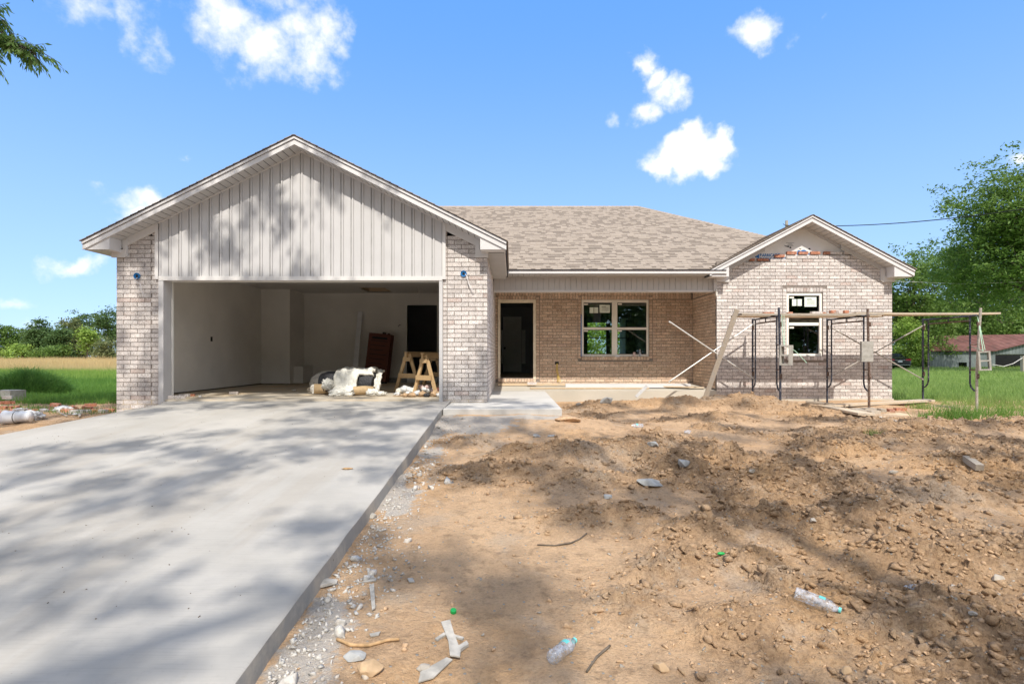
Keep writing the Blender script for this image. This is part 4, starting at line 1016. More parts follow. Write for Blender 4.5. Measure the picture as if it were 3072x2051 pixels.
# --- light boxes with wires, outlet
for (px, py, pts) in ((412, 828, [(412,832),(404,843),(420,852),(424,870),(430,888),(428,890)]), (1391, 821, [(1395,822),(1402,832),(1404,848),(1413,866),(1418,876)])):
    p = at(px, py, GY); b = MB(); m = Matrix.Translation((p.x, GY-.012, p.z)) @ Matrix.Rotation(R(90), 4, 'X')
    b.lathe([(.0, -.0), (.046, -.0), (.05, .012), (.056, .014), (.056, 0.), (.056, -.02)], 20, m); lb = b.build('light_box', M['blue_plastic'], house)
    b = MB(); b.lathe([(.0, .004), (.026, .004)], 12, m); b.build('box_hole', M['dark'], lb)
    for dx in (0, .012):
        b = MB(); b.tube([at(q[0], q[1], 9.955)+Vector((dx*i_*.5, -.01*(i_ % 2), 0)) for i_, q in enumerate(pts)], .0045, 5); b.build('wire', M['wire'], lb)
s = 109.5
b = MB(); b.box(pX(1665,s), pX(1676,s), PY-.012, PY, pZ(1092,s), pZ(1085,s)); ob = b.build('outlet_box', M['dark'], house)
for k_ in range(3):
    b = MB(); b.tube([(pX(1670+k_*1.5,s), PY-.02, pZ(1090,s)), (pX(1668+k_*2,s), PY-.05, pZ(1108,s)), (pX(1672+k_*2,s), PY-.04, pZ(1126,s)), (pX(1673+k_*4,s), PY-.05-.03*k_, pZ(1146,s))], .006, 6); b.build('cable', M['yellow'], ob)

# ------------------------------------------------------------------ trees
def leaves_arr(C, rng, n_per, cr, size, flat=.6, droop=0.):
    """leaf quads round cluster centres C (n,3)"""
    n = len(C)*n_per; P = np.repeat(C, n_per, 0) + rng.normal(0, 1, (n, 3))*np.array([cr, cr, cr*flat])*rng.uniform(.4, 1., (n, 1))
    nrm = rng.normal(0, 1, (n, 3)); nrm[:, 2] = np.abs(nrm[:, 2])+.5; nrm /= np.linalg.norm(nrm, axis=1, keepdims=True)
    d = rng.normal(0, 1, (n, 3)); d[:, 2] -= droop; d -= nrm*(d*nrm).sum(1, keepdims=True); d /= np.linalg.norm(d, axis=1, keepdims=True)
    s = np.cross(nrm, d); L = size*rng.uniform(.6, 1.25, (n, 1)); W = L*rng.uniform(.38, .55, (n, 1))
    V = np.stack([P-d*L*.5, P+s*W*.5-d*L*.05, P+d*L*.5-nrm*L*.12, P-s*W*.5-d*L*.05], 1).reshape(-1, 3)
    return V, np.arange(4*n).reshape(n, 4)
def tree(name, x, y, label, blobs, n_clust, n_per, size, mat, cr=.5, trunk_r=.25, cat='tree', group=None, seed=0, limbs=True, flat=.6, droop=.2, z0=None, shell=.5, part='crown', centres=None):
    rng = np.random.default_rng(seed+500); z0 = float(zbase(y)) if z0 is None else z0
    e = empty(name, (x, y, z0), label, cat, group)
    vol = np.array([b[3]*b[4]*b[5] for b in blobs])**.8; vol /= vol.sum(); C = []
    for b, w in zip(blobs, vol):
        k = max(3, int(n_clust*w)); d = rng.normal(0, 1, (k, 3)); d /= np.linalg.norm(d, axis=1, keepdims=True)
        r = rng.uniform(shell, 1., (k, 1))*(1+.22*rng.normal(0, 1, (k, 1))*.6)
        C.append(np.array([x+b[0], y+b[1], b[2]]) + d*r*np.array(b[3:6]))
    C = np.concatenate(C) if centres is None else centres; C = C[C[:, 2] > z0+.25]; V, F = leaves_arr(C, rng, n_per, cr, size, flat, droop)
    np_mesh(part, V, F, M[mat], parent=e)
    if limbs:
        tr = MB(); top = max(b[2] for b in blobs); bx = float(np.mean([b[0] for b in blobs])); by = float(np.mean([b[1] for b in blobs])); mid = z0+(top-z0)*.45
        tr.tube([(x, y, z0-.1), (x+.1*bx, y+.1*by, z0+(mid-z0)*.5), (x+.35*bx, y+.35*by, mid), (x+.8*bx, y+.8*by, top)], [trunk_r*1.25, trunk_r, trunk_r*.8, trunk_r*.15], 10); tr.build('trunk', M['bark'], e, smooth=True)
        lb = MB()
        for b in blobs:
            st = Vector((x+.25*bx, y+.25*by, z0+(mid-z0)*random.uniform(.7, 1.1))); en = Vector((x+b[0], y+b[1], b[2]))
            m1 = st.lerp(en, .5)+Vector((random.uniform(-.3,.3), random.uniform(-.3,.3), .35)); lb.tube([st, m1, en], [trunk_r*.5, trunk_r*.28, trunk_r*.08], 6)
            for q in range(5):
                t = C[rng.integers(len(C))]; t = Vector(t)
                if (t-en).length < max(b[3:6])*1.3: lb.tube([m1.lerp(en, .4), m1.lerp(t, .6)+Vector((0,0,.1)), t], [trunk_r*.16, trunk_r*.09, .012], 5)
        lb.build('limbs', M['bark'], e, smooth=True)
    return e
# the two shade trees standing behind the camera; their crowns dapple the drive and the dirt
A = [(-3.5+8.5, 3.0+4.5, 9.0, 3.4, 2.2, 1.2)]
shadeA = [(-13,1,8.5,2.6,2.4,1.3),(-10,2.6,8.6,2.4,2.2,1.2),(-7.2,3.6,9.2,2.2,1.6,1.0),(-4.6,4.3,9.8,1.6,1.2,.8),(-8,-.6,9.6,2.8,2.2,1.3),(-4.2,1.2,10.2,2.3,1.9,1.1),(-1.6,3.0,10.2,1.6,1.3,.8),(-5.5,-3.4,10.2,2.6,2.0,1.2),(-1.8,-1.2,10.8,2.0,1.8,1.0),(-2.4,-4.6,9.6,2.0,1.6,1.0),(-10.5,-3.8,9,2.4,2,1.2),(-12.5,4.8,8.0,2.0,1.6,1.0)]
shadeB = [(1.6,1.2,9.8,1.9,1.5,.9),(4.6,1.7,9.4,2.2,1.4,.9),(7.6,1.6,9.6,2.0,1.5,.9),(10.4,.8,9.4,2.0,1.6,.9),(2.4,-2.0,10.2,2.1,1.7,1.0),(5.8,-1.6,10.2,2.1,1.6,1.0),(9.0,-2.0,10.2,2.0,1.6,1.0),(1.0,-5.0,9.6,1.8,1.4,.9),(4.4,-5.0,9.8,2.0,1.4,1.0),(7.6,-5.0,9.8,2.0,1.6,1.0),(12.4,-2.0,9,1.8,1.6,1.0)]
def shade_centres(x0, x1, y0, y1f, thr, seed, sp=.60):
    rg = np.random.default_rng(seed); gx, gy = np.meshgrid(np.arange(x0, x1, sp), np.arange(y0, 15.5, sp)); gx = gx.ravel()+rg.uniform(-.5, .5, gx.size)*sp; gy = gy.ravel()+rg.uniform(-.5, .5, gy.size)*sp
    n = fbm(gx*.50+3, gy*1.0+gx*.12, 4, seed, .6); k = (n > thr(gx, gy)) & (gy < y1f(gx)); gx, gy = gx[k], gy[k]
    z = rg.uniform(10.8, 15.0, len(gx)); dz = z+.4; return np.stack([gx+.08*dz/1.19, gy-dz/1.19, z], 1)
def thrA(x, y): return np.where((x < -6.2) & (y > 8.6), .30, np.where(y > 11.8, .40+.025*(x+4.5), .435))
cA = shade_centres(-17, 0.2, -1.5, lambda x: np.where(x < -6.6, 15.5, np.where(x < -.9, 15.4, 11.6)), thrA, 41)
cB = shade_centres(0.2, 14.5, -1.5, lambda x: 11.7+.3*np.sin(x*2), lambda x, y: np.where(y > 9.5, .50, .475), 42)
def rough_blobs(C, n, x, y, seed):
    rg = np.random.default_rng(seed); P = C[rg.choice(len(C), n, replace=False)]; return [(p[0]-x, p[1]-y, p[2]-.2, 1.6, 1.6, 1.) for p in P]
sa = tree('shade_tree', -7.5, -9.5, 'big shade tree over the drive, one leafy bough hanging into the top left', rough_blobs(cA, 13, -7.5, -9.5, 1), 10, 84, .16, 'leaf', cr=.25, trunk_r=.34, seed=1, centres=cA)
sb = tree('shade_tree', 6.5, -13, 'second shade tree behind the camera casting the dapples on the dirt', rough_blobs(cB, 11, 6.5, -13, 2), 10, 84, .16, 'leaf', cr=.24, trunk_r=.30, seed=2, centres=cB)
# the bough in view, with long drooping leaflets
def bough(parent, spine, n, spread, seed):
    rng = np.random.default_rng(seed); S = [Vector(p) for p in spine]; tw = MB(); tw.tube(S, [.035, .02, .008][:len(S)] if len(S) <= 3 else [.04-.03*i/(len(S)-1) for i in range(len(S))], 6)
    P = []; D = []
    for i in range(n):
        t = rng.random()**.8*(len(S)-1); k = min(int(t), len(S)-2); base = S[k].lerp(S[k+1], t-k)
        end = base + Vector((rng.normal(.05, spread), rng.normal(0, spread), rng.normal(-.10, spread*.75)))
        tw.tube([base, base.lerp(end, .5)+Vector((0,0,.04)), end], [.006, .004, .002], 4)
        dirn = (end-base).normalized()
        for j in range(9):
            q = base.lerp(end, .35+.65*j/8); sd = Vector((-dirn.y, dirn.x, 0))*(1 if j % 2 else -1) if j < 8 else dirn
            d = (sd*.75 + dirn*.45 + Vector((0,0,-.75+rng.normal(0,.25)))).normalized(); P.append(q); D.append(d)
    P = np.array([p[:] for p in P]); D = np.array([d[:] for d in D]); n = len(P)
    nrm = rng.normal(0, 1, (n, 3)); nrm -= D*(nrm*D).sum(1, keepdims=True); nrm /= np.linalg.norm(nrm, axis=1, keepdims=True); s = np.cross(D, nrm)
    L = rng.uniform(.075, .125, (n, 1)); W = L*.34
    V = np.stack([P, P+D*L*.4+s*W*.5, P+D*L-nrm*L*.1, P+D*L*.4-s*W*.5], 1).reshape(-1, 3)
    np_mesh('bough_leaves', V, np.arange(4*n).reshape(n, 4), M['leaf_bough'], parent=parent); tw.build('bough', M['bark'], parent, smooth=True)
M['leaf_bough'] = leaf_mat('bough_leaf', (.09,.17,.04), (.18,.28,.08), (.22,.32,.10), .45)
bough(sa, [(-10.3, 5.0, 8.6), (-9.6, 7.4, 7.4), (-8.6, 8.4, 6.35), (-7.9, 8.5, 6.05)], 260, .15, 8)
bough(sa, [(-10.5, 4.5, 8.4), (-9.6, 7.2, 6.8), (-8.7, 8.3, 6.05), (-8.0, 8.5, 5.78), (-7.45, 8.6, 5.52)], 330, .15, 3)
bough(sa, [(-10.5, 4.5, 8.4), (-9.2, 7.4, 6.6), (-8.9, 8.4, 5.75), (-8.1, 8.5, 5.45)], 220, .15, 4)
bough(sa, [(-10.2, 5, 8.4), (-8.8, 7.6, 7.1), (-8.2, 8.4, 6.65), (-7.5, 8.5, 6.52)], 70, .08, 5)
# left: trees whose shade lies on the field, and the far tree line
tree('field_tree', -25.5, 12, 'tall tree left of the field shading the green grass', [(0,0,9,4,4,2.5),(3,4,8,3,3,2),(-4,3,9,3,3,2),(-1,-3,8,3,3,2),(-8,5,8.5,4,3.5,2.2)], 420, 36, .32, 'leaf', cr=.7, trunk_r=.4, seed=6, shell=.1)
tree('field_tree', -38, 20, 'second tall tree left of the field standing farther from the house', [(0,0,9,4,4,3),(4,2,7.5,3,3,2),(-4,3,8,4,3,2.5),(7,4,8,3,3,2)], 300, 36, .34, 'leaf', cr=.8, trunk_r=.4, seed=7, shell=.1)
def far(name, px, topy, halfw, Y, label, mat, n, seed, group='trees along the far side of the field', size=.42, dens=34, cat='tree', lobes=7, cr=.55, botfrac=.12):
    s = 1650/Y; x = (px-1536)/s; top = CZ+(1067-topy)/s; z0 = float(zbase(Y)); H = top-z0; w = halfw/s; rg = random.Random(seed); bl = [(0, 0, z0+H*.70, w*.55, w*.55, H*.27)]
    for i in range(lobes):
        f = rg.uniform(botfrac+.08, .80); r = w*(1-.55*max(0, f-.45))*rg.uniform(.55, .9); a = rg.uniform(0, 6.28); hh = H*rg.uniform(.13, .2)
        bl.append((math.cos(a)*w*.55*(1-.4*f), math.sin(a)*w*.5, z0+H*f, r*.6, r*.6, hh))
    return tree(name, x, Y, label, bl, n, dens, size, mat, cr=cr, trunk_r=max(.1, H*.02), cat=cat, group=group, seed=seed, flat=.55, shell=.45)
far('far_tree', 20, 972, 75, 84, 'low mid green tree at the far left end of the tree line', 'leaf', 240, 11)
far('pine_tree', 125, 950, 50, 78, 'dark rounded pine rising over the left tree line', 'leaf_dark', 240, 12)
far('pine_tree', 178, 978, 38, 76, 'smaller dark pine beside the rounded pine', 'leaf_dark', 170, 13)
far('far_tree', 212, 952, 48, 82, 'olive green tree in the middle of the left tree line', 'leaf_olive', 220, 14)
far('far_tree', 262, 976, 24, 74, 'small bright yellow green tree in the left tree line', 'leaf_light', 60, 15, size=.36)
far('oak_tree', 255, 932, 60, 92, 'tall dark oak behind the olive green tree', 'leaf_dark', 240, 16)
far('oak_tree', 335, 915, 62, 90, 'tallest oak of the left line, partly hidden by the brick pier', 'leaf_dark', 220, 17, dens=26)
far('far_bush', 320, 1006, 42, 72, 'olive shrub in front of the tallest oak by the pier', 'leaf_olive', 70, 18, cat='bush', size=.34)
far('far_bush', 60, 1022, 50, 73, 'light green shrub low in front of the left pine', 'leaf_light', 60, 19, cat='bush', size=.34)
far('far_bush', -60, 1000, 90, 80, 'green shrub mass at the left picture edge beyond the field', 'leaf', 90, 20, cat='bush')
far('far_bush', 160, 1034, 60, 72, 'low green shrub at the foot of the smaller pine', 'leaf', 60, 22, cat='bush', size=.34)
# right
RG = 'trees behind the barn and the car'
far('pecan_tree', 3165, 425, 370, 38, 'largest tree, feathery light green, rising at the right picture edge', 'leaf', 1500, 30, group=None, size=.25, dens=44, lobes=20, cr=.5, botfrac=.34)
far('pecan_tree', 2960, 690, 230, 62, 'broad green tree standing behind the barn under the largest tree', 'leaf', 800, 31, group=None, size=.34, dens=40, lobes=18, cr=.7, botfrac=.1)
far('dark_tree', 2745, 732, 130, 56, 'dark green tree rising just behind the right end of the house', 'leaf', 520, 32, group=None, size=.32, dens=40, lobes=18, cr=.6, botfrac=.05)
far('dark_tree', 2620, 790, 110, 60, 'tree mostly hidden behind the wing gable', 'leaf_dark', 200, 33, group=None, size=.34, lobes=9)
far('dark_tree', 2840, 850, 130, 72, 'shadowy tree deep behind the car', 'leaf_dark', 460, 34, group=None, size=.4, dens=44, lobes=16, cr=.8, botfrac=.0)
far('dark_tree', 3080, 800, 150, 70, 'shadowy tree deep behind the barn', 'leaf_dark', 460, 35, group=None, size=.4, dens=44, lobes=16, cr=.8, botfrac=.0)
far('bush', 2725, 945, 60, 53.5, 'bright green bush just behind the black car', 'leaf_light', 300, 36, group=None, size=.24, cat='bush', lobes=14, cr=.45, botfrac=.0)
far('bush', 2845, 925, 66, 62, 'bright green bush rising behind the low end of the barn', 'leaf_light', 320, 37, group=None, size=.26, cat='bush', lobes=14, cr=.45, botfrac=.0)
far('bush', 2960, 960, 70, 62, 'green bush above the barn roof', 'leaf', 240, 38, group=None, size=.26, cat='bush', lobes=12, cr=.45, botfrac=.0)
far('bush', 3060, 900, 70, 62, 'light green bush over the barn roof at the right picture edge', 'leaf_light', 260, 39, group=None, size=.26, cat='bush', lobes=12, cr=.45, botfrac=.0)
for i, (x, y, h) in enumerate([(3.5, 34, 5.2), (6.6, 36, 5.8), (9.5, 35, 5.0), (1.0, 37, 4.6)]):
    tree('backyard_tree', x, y, ['leafy tree behind the house seen through the left window sash', 'bright tree behind the house seen through the middle of the twin window', 'tree behind the house seen past the twin window mullion', 'bushy tree behind the house hidden beyond the front door'][i], [(0,0,h*.6,1.8,1.5,h*.35),(.8,.2,h*.35,1.4,1.2,h*.3),(-.9,-.3,h*.3,1.3,1.2,h*.25)], 150, 32, .24, 'leaf_light', cr=.4, trunk_r=.12, seed=50+i, z0=-.38)
for i, (x, y, h, w) in enumerate([(-26, -34, 16, 8), (-10, -38, 15, 8), (6, -36, 16, 8), (20, -34, 15, 8), (35, -32, 16, 8)]):
    tree('roadside_tree', x, y, ['tall leafy tree far behind the camera, westmost of five', 'tall leafy tree far behind the camera in line with the garage', 'tall leafy tree far behind the camera opposite the front door', 'tall leafy tree far behind the camera opposite the wing window', 'tall leafy tree far behind the camera, eastmost of five'][i], [(0,0,h*.65,w*.6,w*.5,h*.32),(w*.45,0,h*.45,w*.5,w*.5,h*.3),(-w*.45,0,h*.45,w*.5,w*.5,h*.3),(0,0,h*.28,w*.9,w*.5,h*.2),(w*.8,0,h*.12,w*.7,w*.4,h*.14),(-w*.8,0,h*.14,w*.7,w*.4,h*.14)], 420, 30, .9, 'leaf', cr=1.1, trunk_r=.4, group='tall trees behind the camera', seed=70+i, z0=-1.)

# ------------------------------------------------------------------ barn, car, pole, posts
def frame_of(Y): return lambda px, py: at(px, py, Y)
barn = empty('barn', (28, 52, -.4), 'low grey corrugated metal barn with a rusty maroon roof', 'barn')
YB = 52.; q = frame_of(YB)
c0, c1 = q(2790, 1108), q(2976, 1110); c0.z = c1.z = -.42
e0, e1 = q(2788, 1054), q(2976, 1053)
bk = Vector((3.5, 9.0, 0))
gend = Vector((9.5, -1.2, 0))
hw = e0.z
b = MB(); b.add([c0, Vector((2875-1536, 0, 0))*0+q(2876,1110), Vector(q(2876,1087)), q(2901,1087), q(2901,1110), c1, e1, e0], [(0,1,2,7),(2,3,6,7),(3,4,5,6)]) if False else None
def wall_quad(mb, a, c, z0, z1, t=.08):
    d = (c-a).normalized(); nrm = Vector((d.y, -d.x, 0)); mb.prism([(a.x, a.y, z0), (c.x, c.y, z0), (c.x, c.y, z1), (a.x, a.y, z1)], -nrm*t)
def lerpx(px): return (px-2790)/(2976-2790)
W = MB()
for (pa, pb, za, zb) in ((2790, 2876, -.42, hw), (2876, 2901, .18, hw), (2901, 2976, -.42, hw)): wall_quad(W, c0.lerp(c1, lerpx(pa)), c0.lerp(c1, lerpx(pb)), za, zb)
c2 = c1 + gend; apex = hw+1.55
for (ta, tb, za, zf) in ((0, .03, -.42, 0), (.03, .37, .95, 0), (.37, 1., -.42, 0)):
    a, c = c1.lerp(c2, ta), c1.lerp(c2, tb); zt = lambda t: hw+(apex-hw)*min(t/.62, 1) 
    W.prism([(a.x, a.y, za), (c.x, c.y, za), (c.x, c.y, zt(tb)), (a.x, a.y, zt(ta))], (0, .08, 0))
wb = W.build('barn_wall', M['barn_wall'], barn)
b = MB(); r0 = c0+Vector((-.15,-.25,0)); r1 = c1+Vector((.1,-.3,0)); ridge0 = c0.lerp(c1, .70)+Vector((.5, 5.5, 0)); ridge1 = c1+gend*.62
b.prism([(r0.x, r0.y, hw+.02), (r1.x, r1.y, hw+.02), (ridge1.x, ridge1.y-.3, apex+.06), (ridge0.x, ridge0.y, apex+.06)], (0, 0, .06)); b.build('barn_roof', M['barn_roof'], barn)
b = MB(); b.box(c0.x+.2, c2.x, c1.y+3.5, c1.y+3.6, -.42, hw+.4); b.build('barn_inside', M['dark'], barn)
b = MB(); d_ = c1.lerp(c2, .03); d2_ = c1.lerp(c2, .37); b.box(d_.x, d2_.x, d_.y+.02, d_.y+.07, .9, .98); b.build('door_lintel', M['plank_old'], barn)
car = empty('parked_car', (36.6*1, 50, -.4), 'black sedan parked beyond the lawn, seen from behind past the brick corner', 'car')
YC = 48.; sC = 1650/YC; cx_ = (2700-1536)/sC; ang = R(-14); CM = Matrix.Translation((cx_, YC, -.42)) @ Matrix.Rotation(ang, 4, 'Z')
car.location = (cx_, YC, -.42)
def loft(sections, mb):
    n = len(sections[0]); b0 = len(mb.v)
    for sec in sections: mb.v += [tuple(CM @ Vector(p)) for p in sec]
    for i in range(len(sections)-1):
        for k_ in range(n): k2 = (k_+1) % n; mb.f.append((b0+i*n+k_, b0+i*n+k2, b0+(i+1)*n+k2, b0+(i+1)*n+k_))
    mb.f.append(tuple(b0+k_ for k_ in range(n))); mb.f.append(tuple(b0+(len(sections)-1)*n+k_ for k_ in range(n)))
def car_sec(y, w, z0, z1, sh=.8): return [(-w*.92, y, z0), (w*.92, y, z0), (w, y, z0+(z1-z0)*.35), (w*.98, y, z0+(z1-z0)*sh), (w*.84, y, z1), (-w*.84, y, z1), (-w*.98, y, z0+(z1-z0)*sh), (-w, y, z0+(z1-z0)*.35)]
b = MB(); loft([car_sec(0, .80, .38, .80), car_sec(.08, .88, .28, .98), car_sec(.35, .91, .24, 1.04), car_sec(1.1, .93, .22, 1.02), car_sec(3.2, .93, .22, .98), car_sec(4.3, .88, .24, .84), car_sec(4.75, .74, .34, .66)], b); b.build('body', M['car'], car, smooth=False)
def cab(y, w, z): return [(-w, y, .96), (w, y, .96), (w*.80, y, z), (w*.5, y, z+.03), (-w*.5, y, z+.03), (-w*.80, y, z)]
b = MB(); loft([cab(.55, .74, 1.02), cab(1.35, .80, 1.38), cab(2.1, .82, 1.44), cab(2.8, .80, 1.38), cab(3.7, .74, 1.0)], b); b.build('cabin', M['car_glass'], car)
b = MB(); loft([[(-.60, 1.38, 1.415), (.60, 1.38, 1.415), (.60, 1.38, 1.44), (-.60, 1.38, 1.44)], [(-.60, 2.7, 1.415), (.60, 2.7, 1.415), (.6, 2.7, 1.45), (-.6, 2.7, 1.45)]], b); b.build('roof', M['car'], car)
for s_ in (-1, 1):
    b = MB(); pts = [(s_*.40, -.0, .80), (s_*.86, .04, .78), (s_*.88, .10, .96), (s_*.44, .02, .92)]; b.prism([CM @ Vector(p) for p in pts], CM.to_3x3() @ Vector((0, -.03, 0))); b.build('tail_light', M['tail'], car)
    for yy in (.95, 3.75):
        b = MB(); b.tube([CM @ Vector((s_*.93, yy, .32)), CM @ Vector((s_*.72, yy, .32))], .32, 18); wh = b.build('wheel', M['rubber'], car)
        b = MB(); b.tube([CM @ Vector((s_*.94, yy, .32)), CM @ Vector((s_*.90, yy, .32))], .20, 14); b.build('rim', M['chrome'], wh)
b = MB(); b.box(-.17, .17, -.055, -.03, .66, .79, CM); b.build('licence_plate', M['plate'], car)
b = MB(); b.box(-.40, .40, -.05, -.02, .83, .86, CM); b.build('trim_strip', M['chrome'], car)
b = MB(); b.box(-.80, .80, -.04, .05, .40, .43, CM); b.build('bumper_strip', M['chrome'], car)
pole = empty('utility_pole', (at(2360,0,40).x, 40, -.4), 'top of a wooden utility pole showing over the house roof', 'pole'); p = pole.location
b = MB(); b.tube([(p.x, 40, -.4), (p.x, 40, at(0,662,40).z)], [.14, .10], 10); b.build('post', M['plank_old'], pole)
b = MB(); b.tube([(p.x-.1, 40, at(0,676,40).z), (p.x-.28, 39.9, at(0,674,40).z), (p.x-.3, 39.9, at(0,672,40).z)], .02, 6); b.build('bracket', M['steel_dark'], pole)
b = MB(); A_, B_ = Vector((p.x-.1, 40, at(0,676,40).z)), at(3300, 590, 26)
b.tube([A_.lerp(B_, i/24)-Vector((0,0,.9*4*(i/24)*(1-i/24)))*.55 for i in range(25)], .028, 6); tag(b.build('power_line', M['dark']), 'black overhead wire running from the pole up into the large right tree', 'wire')
b = MB(); b.tube([at(3140, 842, 38), at(2900, 852, 40), at(2650, 842, 42)], .012, 5); tag(b.build('thin_wire', M['wire']), 'thin pale wire crossing in front of the right trees', 'wire')
fp = empty('fence_post', (at(3069,1110,36).x, 36, -.4), 'grey wooden fence post at the right picture edge by the barn', 'post'); p = fp.location
b = MB(); b.box(p.x-.09, p.x+.09, 35.9, 36.1, -.4, CZ); b.build('post', M['plank_old'], fp)
b = MB(); b.tube([at(2978, 1093, 34), at(3010, 1099, 34.5), at(3040, 1090, 35.2), at(3069, 1072, 36)], .018, 6); tag(b.build('hanging_rope', M['wire']), 'pale rope sagging between the fence post and the scaffold side', 'rope')

# ------------------------------------------------------------------ scaffold
def tuben(a, b, r, name, mat, parent, n=8): return MB().tube([a, b], r, n).build(name, M[mat], parent, smooth=False)
def scaffold_frame(F, Rr, topF, botF, botR, label, mats):
    F = Vector((*F, 0)); Rr = Vector((*Rr, 0)); e = empty('scaffold', (F.x, F.y, botF), label, 'scaffolding', 'end frames of the mason scaffold')
    d = (Rr-F).normalized(); up = lambda p, z: Vector((p.x, p.y, z)); zt = 1.635
    b = MB(); b.tube([up(F, botF), up(F, .5), up(F+Vector(mats[2]), topF)], .024, 10); b.build('post', M[mats[0]], e)
    b = MB(); b.tube([up(Rr, botR), up(Rr, 1.67)], .021, 10); b.build('post', M[mats[1]], e)
    for (p, s_, m_) in ((F, 1, mats[1]), (Rr, -1, mats[1])):
        q = p+d*s_*.17; pts = [up(q, zt-.02), up(q, .22), up(q-d*s_*.03, .13), up(q-d*s_*.10, .07), up(p, .05)]
        MB().tube(pts, .017, 8).build('inner_leg', M[m_], e)
        for z in (1.03, .50): MB().tube([up(p, z), up(q, z)], .013, 6).build('rung', M['steel_rust'], e)
        MB().box(p.x-.02, p.x+.02, p.y-.045*1, p.y-.022, 1.40, 1.50).build('brace_lock', M['steel_rust'], e)
        MB().box(p.x-.02, p.x+.02, p.y-.045*1, p.y-.022, .32, .42).build('brace_lock', M['steel_rust'], e)
    tuben(up(F, zt), up(Rr, zt), .020, 'top_bar', mats[1], e); tuben(up(F+d*.17, 1.535), up(Rr-d*.17, 1.535), .016, 'lower_bar', 'steel_rust', e)
    m = (F+Rr)/2; tuben(up(m, 1.535), up(m, zt), .013, 'strut', mats[1], e); return e
FY, RYs = 11.46, 12.95
XF = [5.59, 7.44, 9.685]; XR = [5.665, 7.42, 9.675]
scaffold_frame((XF[0], FY), (XR[0], RYs), 1.80, -.33, -.33, 'leftmost scaffold frame, dark blue black pipes rising behind the dirt mound', ('steel_dark', 'steel_dark', (-.03, 0, 0)))
scaffold_frame((XF[1], FY), (XR[1], RYs), 1.77, -.35, -.33, 'middle scaffold frame with a rusty post in front of the brick wall', ('steel_rust', 'steel_dark', (-.03, 0, 0)))
scaffold_frame((XF[2], FY), (XR[2], RYs), 1.79, -.34, -.33, 'rightmost scaffold frame standing clear of the house over the grass', ('steel_pale', 'steel_dark', (.08, 0, 0)))
def brace(a1, a2, b1, b2, Y, label, mat, r=.014):
    c = at((a1[0]+a2[0])/2, (a1[1]+a2[1])/2, Y); e = empty('cross_brace', c, label, 'brace', 'crossed braces of the scaffold')
    for (p, q, dy) in ((a1, a2, -.018), (b1, b2, .018)):
        A_, B_ = at(*p, Y+dy), at(*q, Y+dy); MB().tube([A_, B_], r, 8).build('brace_tube', M[mat], e)
        for P in (A_, B_): d = (B_-A_).normalized(); MB().bar(P-d*.05, P+d*.05, .034, .008, (0,1,0)).build('flattened_end', M[mat], e)
    return e
brace((2012,967), (2255,1131), (2011,1142), (2260,971), 12.90, 'pair of pale crossed brace tubes reaching left over the porch slab', 'galv', .016)
brace((2494,983), (2766,1136), (2485,1134), (2770,976), 12.92, 'pair of crossed brace tubes between the middle and rightmost frames', 'steel_pale')
def plank(x0, x1, y0, y1, z, t, label, mat='plank', tilt=0., name='scaffold_plank', group='planks laid over the scaffold', rz=0.):
    e = MB(); c = Vector(((x0+x1)/2, (y0+y1)/2, z)); L, Wd = (x1-x0)/2, (y1-y0)/2; b = MB()
    ns = 10
    for i in range(ns+1):
        u = -L+2*L*i/ns; sag = -.010*(1-(u/L)**2)+random.uniform(-.0015, .0015)
        b.v += [(u, -Wd, sag), (u, Wd, sag), (u, Wd, sag+t), (u, -Wd, sag+t)]
    for i in range(ns):
        for k_ in range(4): k2 = (k_+1) % 4; b.f.append((i*4+k_, i*4+k2, (i+1)*4+k2, (i+1)*4+k_))
    b.f += [(0,1,2,3), (ns*4, ns*4+1, ns*4+2, ns*4+3)]
    o = b.build(name, M[mat]); o.location = c; o.rotation_euler = (0, tilt, rz); return tag(o, label, 'plank', group)
plank(5.0, 8.1, 12.05, 12.28, 1.664, .04, 'weathered scaffold plank at the left end, second row from the wall')
plank(4.98, 8.3, 12.29, 12.52, 1.664, .04, 'weathered scaffold plank at the left end, nearest the brick wall')
plank(4.88, 7.9, 11.68, 11.91, 1.664, .04, 'grey front plank of the left scaffold bay, its end past the leaning board', mat='plank_old')
plank(7.55, 10.72, 12.06, 12.29, 1.708, .04, 'long pale plank jutting out past the rightmost scaffold frame')
plank(6.65, 9.95, 12.30, 12.53, 1.708, .04, 'pale plank overlapping the left planks and ending short of the rightmost frame')
# leaning board
a, c = at(2211, 928, 11.60), at(2108, 1192, 12.3); c.z = gz(c.x, c.y)-.02
b = MB(); b.bar(c, a, .10, .04, (0,-1,.4)); tag(b.build('leaning_board', M['plank_old']), 'long grey board leaning from the dirt mound against the scaffold end', 'board')
def clay_brick(x, y, z, rz, label, mat='red_brick', ry=0., rx=0., size=(.235,.09,.065), holes=True, group='loose clay bricks', cat='brick', sc_=1.):
    L, W_, H = [v*sc_ for v in size]; e = empty('clay_brick', (x, y, z), label, cat, group) if holes else None
    b = MB().box(-L/2, L/2, -W_/2, W_/2, 0, H)
    if not holes:
        o = b.build('clay_brick', M[mat]); o.location = (x, y, z); o.rotation_euler = (rx, ry, rz); return tag(o, label, cat, group)
    e.rotation_euler = (rx, ry, rz); o = b.build('body', M[mat], e, local=True)
    for q in (-.3, 0, .3):
        h = MB(); h.lathe([(0, H+.0012), (.016*sc_, H+.0012)], 8, Matrix.Translation((q*L, 0, 0))); h.build('core_hole', M['dark'], e, local=True)
        h = MB(); h.box(q*L-.014, q*L+.014, -W_/2-.001, -W_/2+.001, H*.25, H*.75); h.build('core_hole', M['dark'], e, local=True) if mat == 'holey' else None
    return e
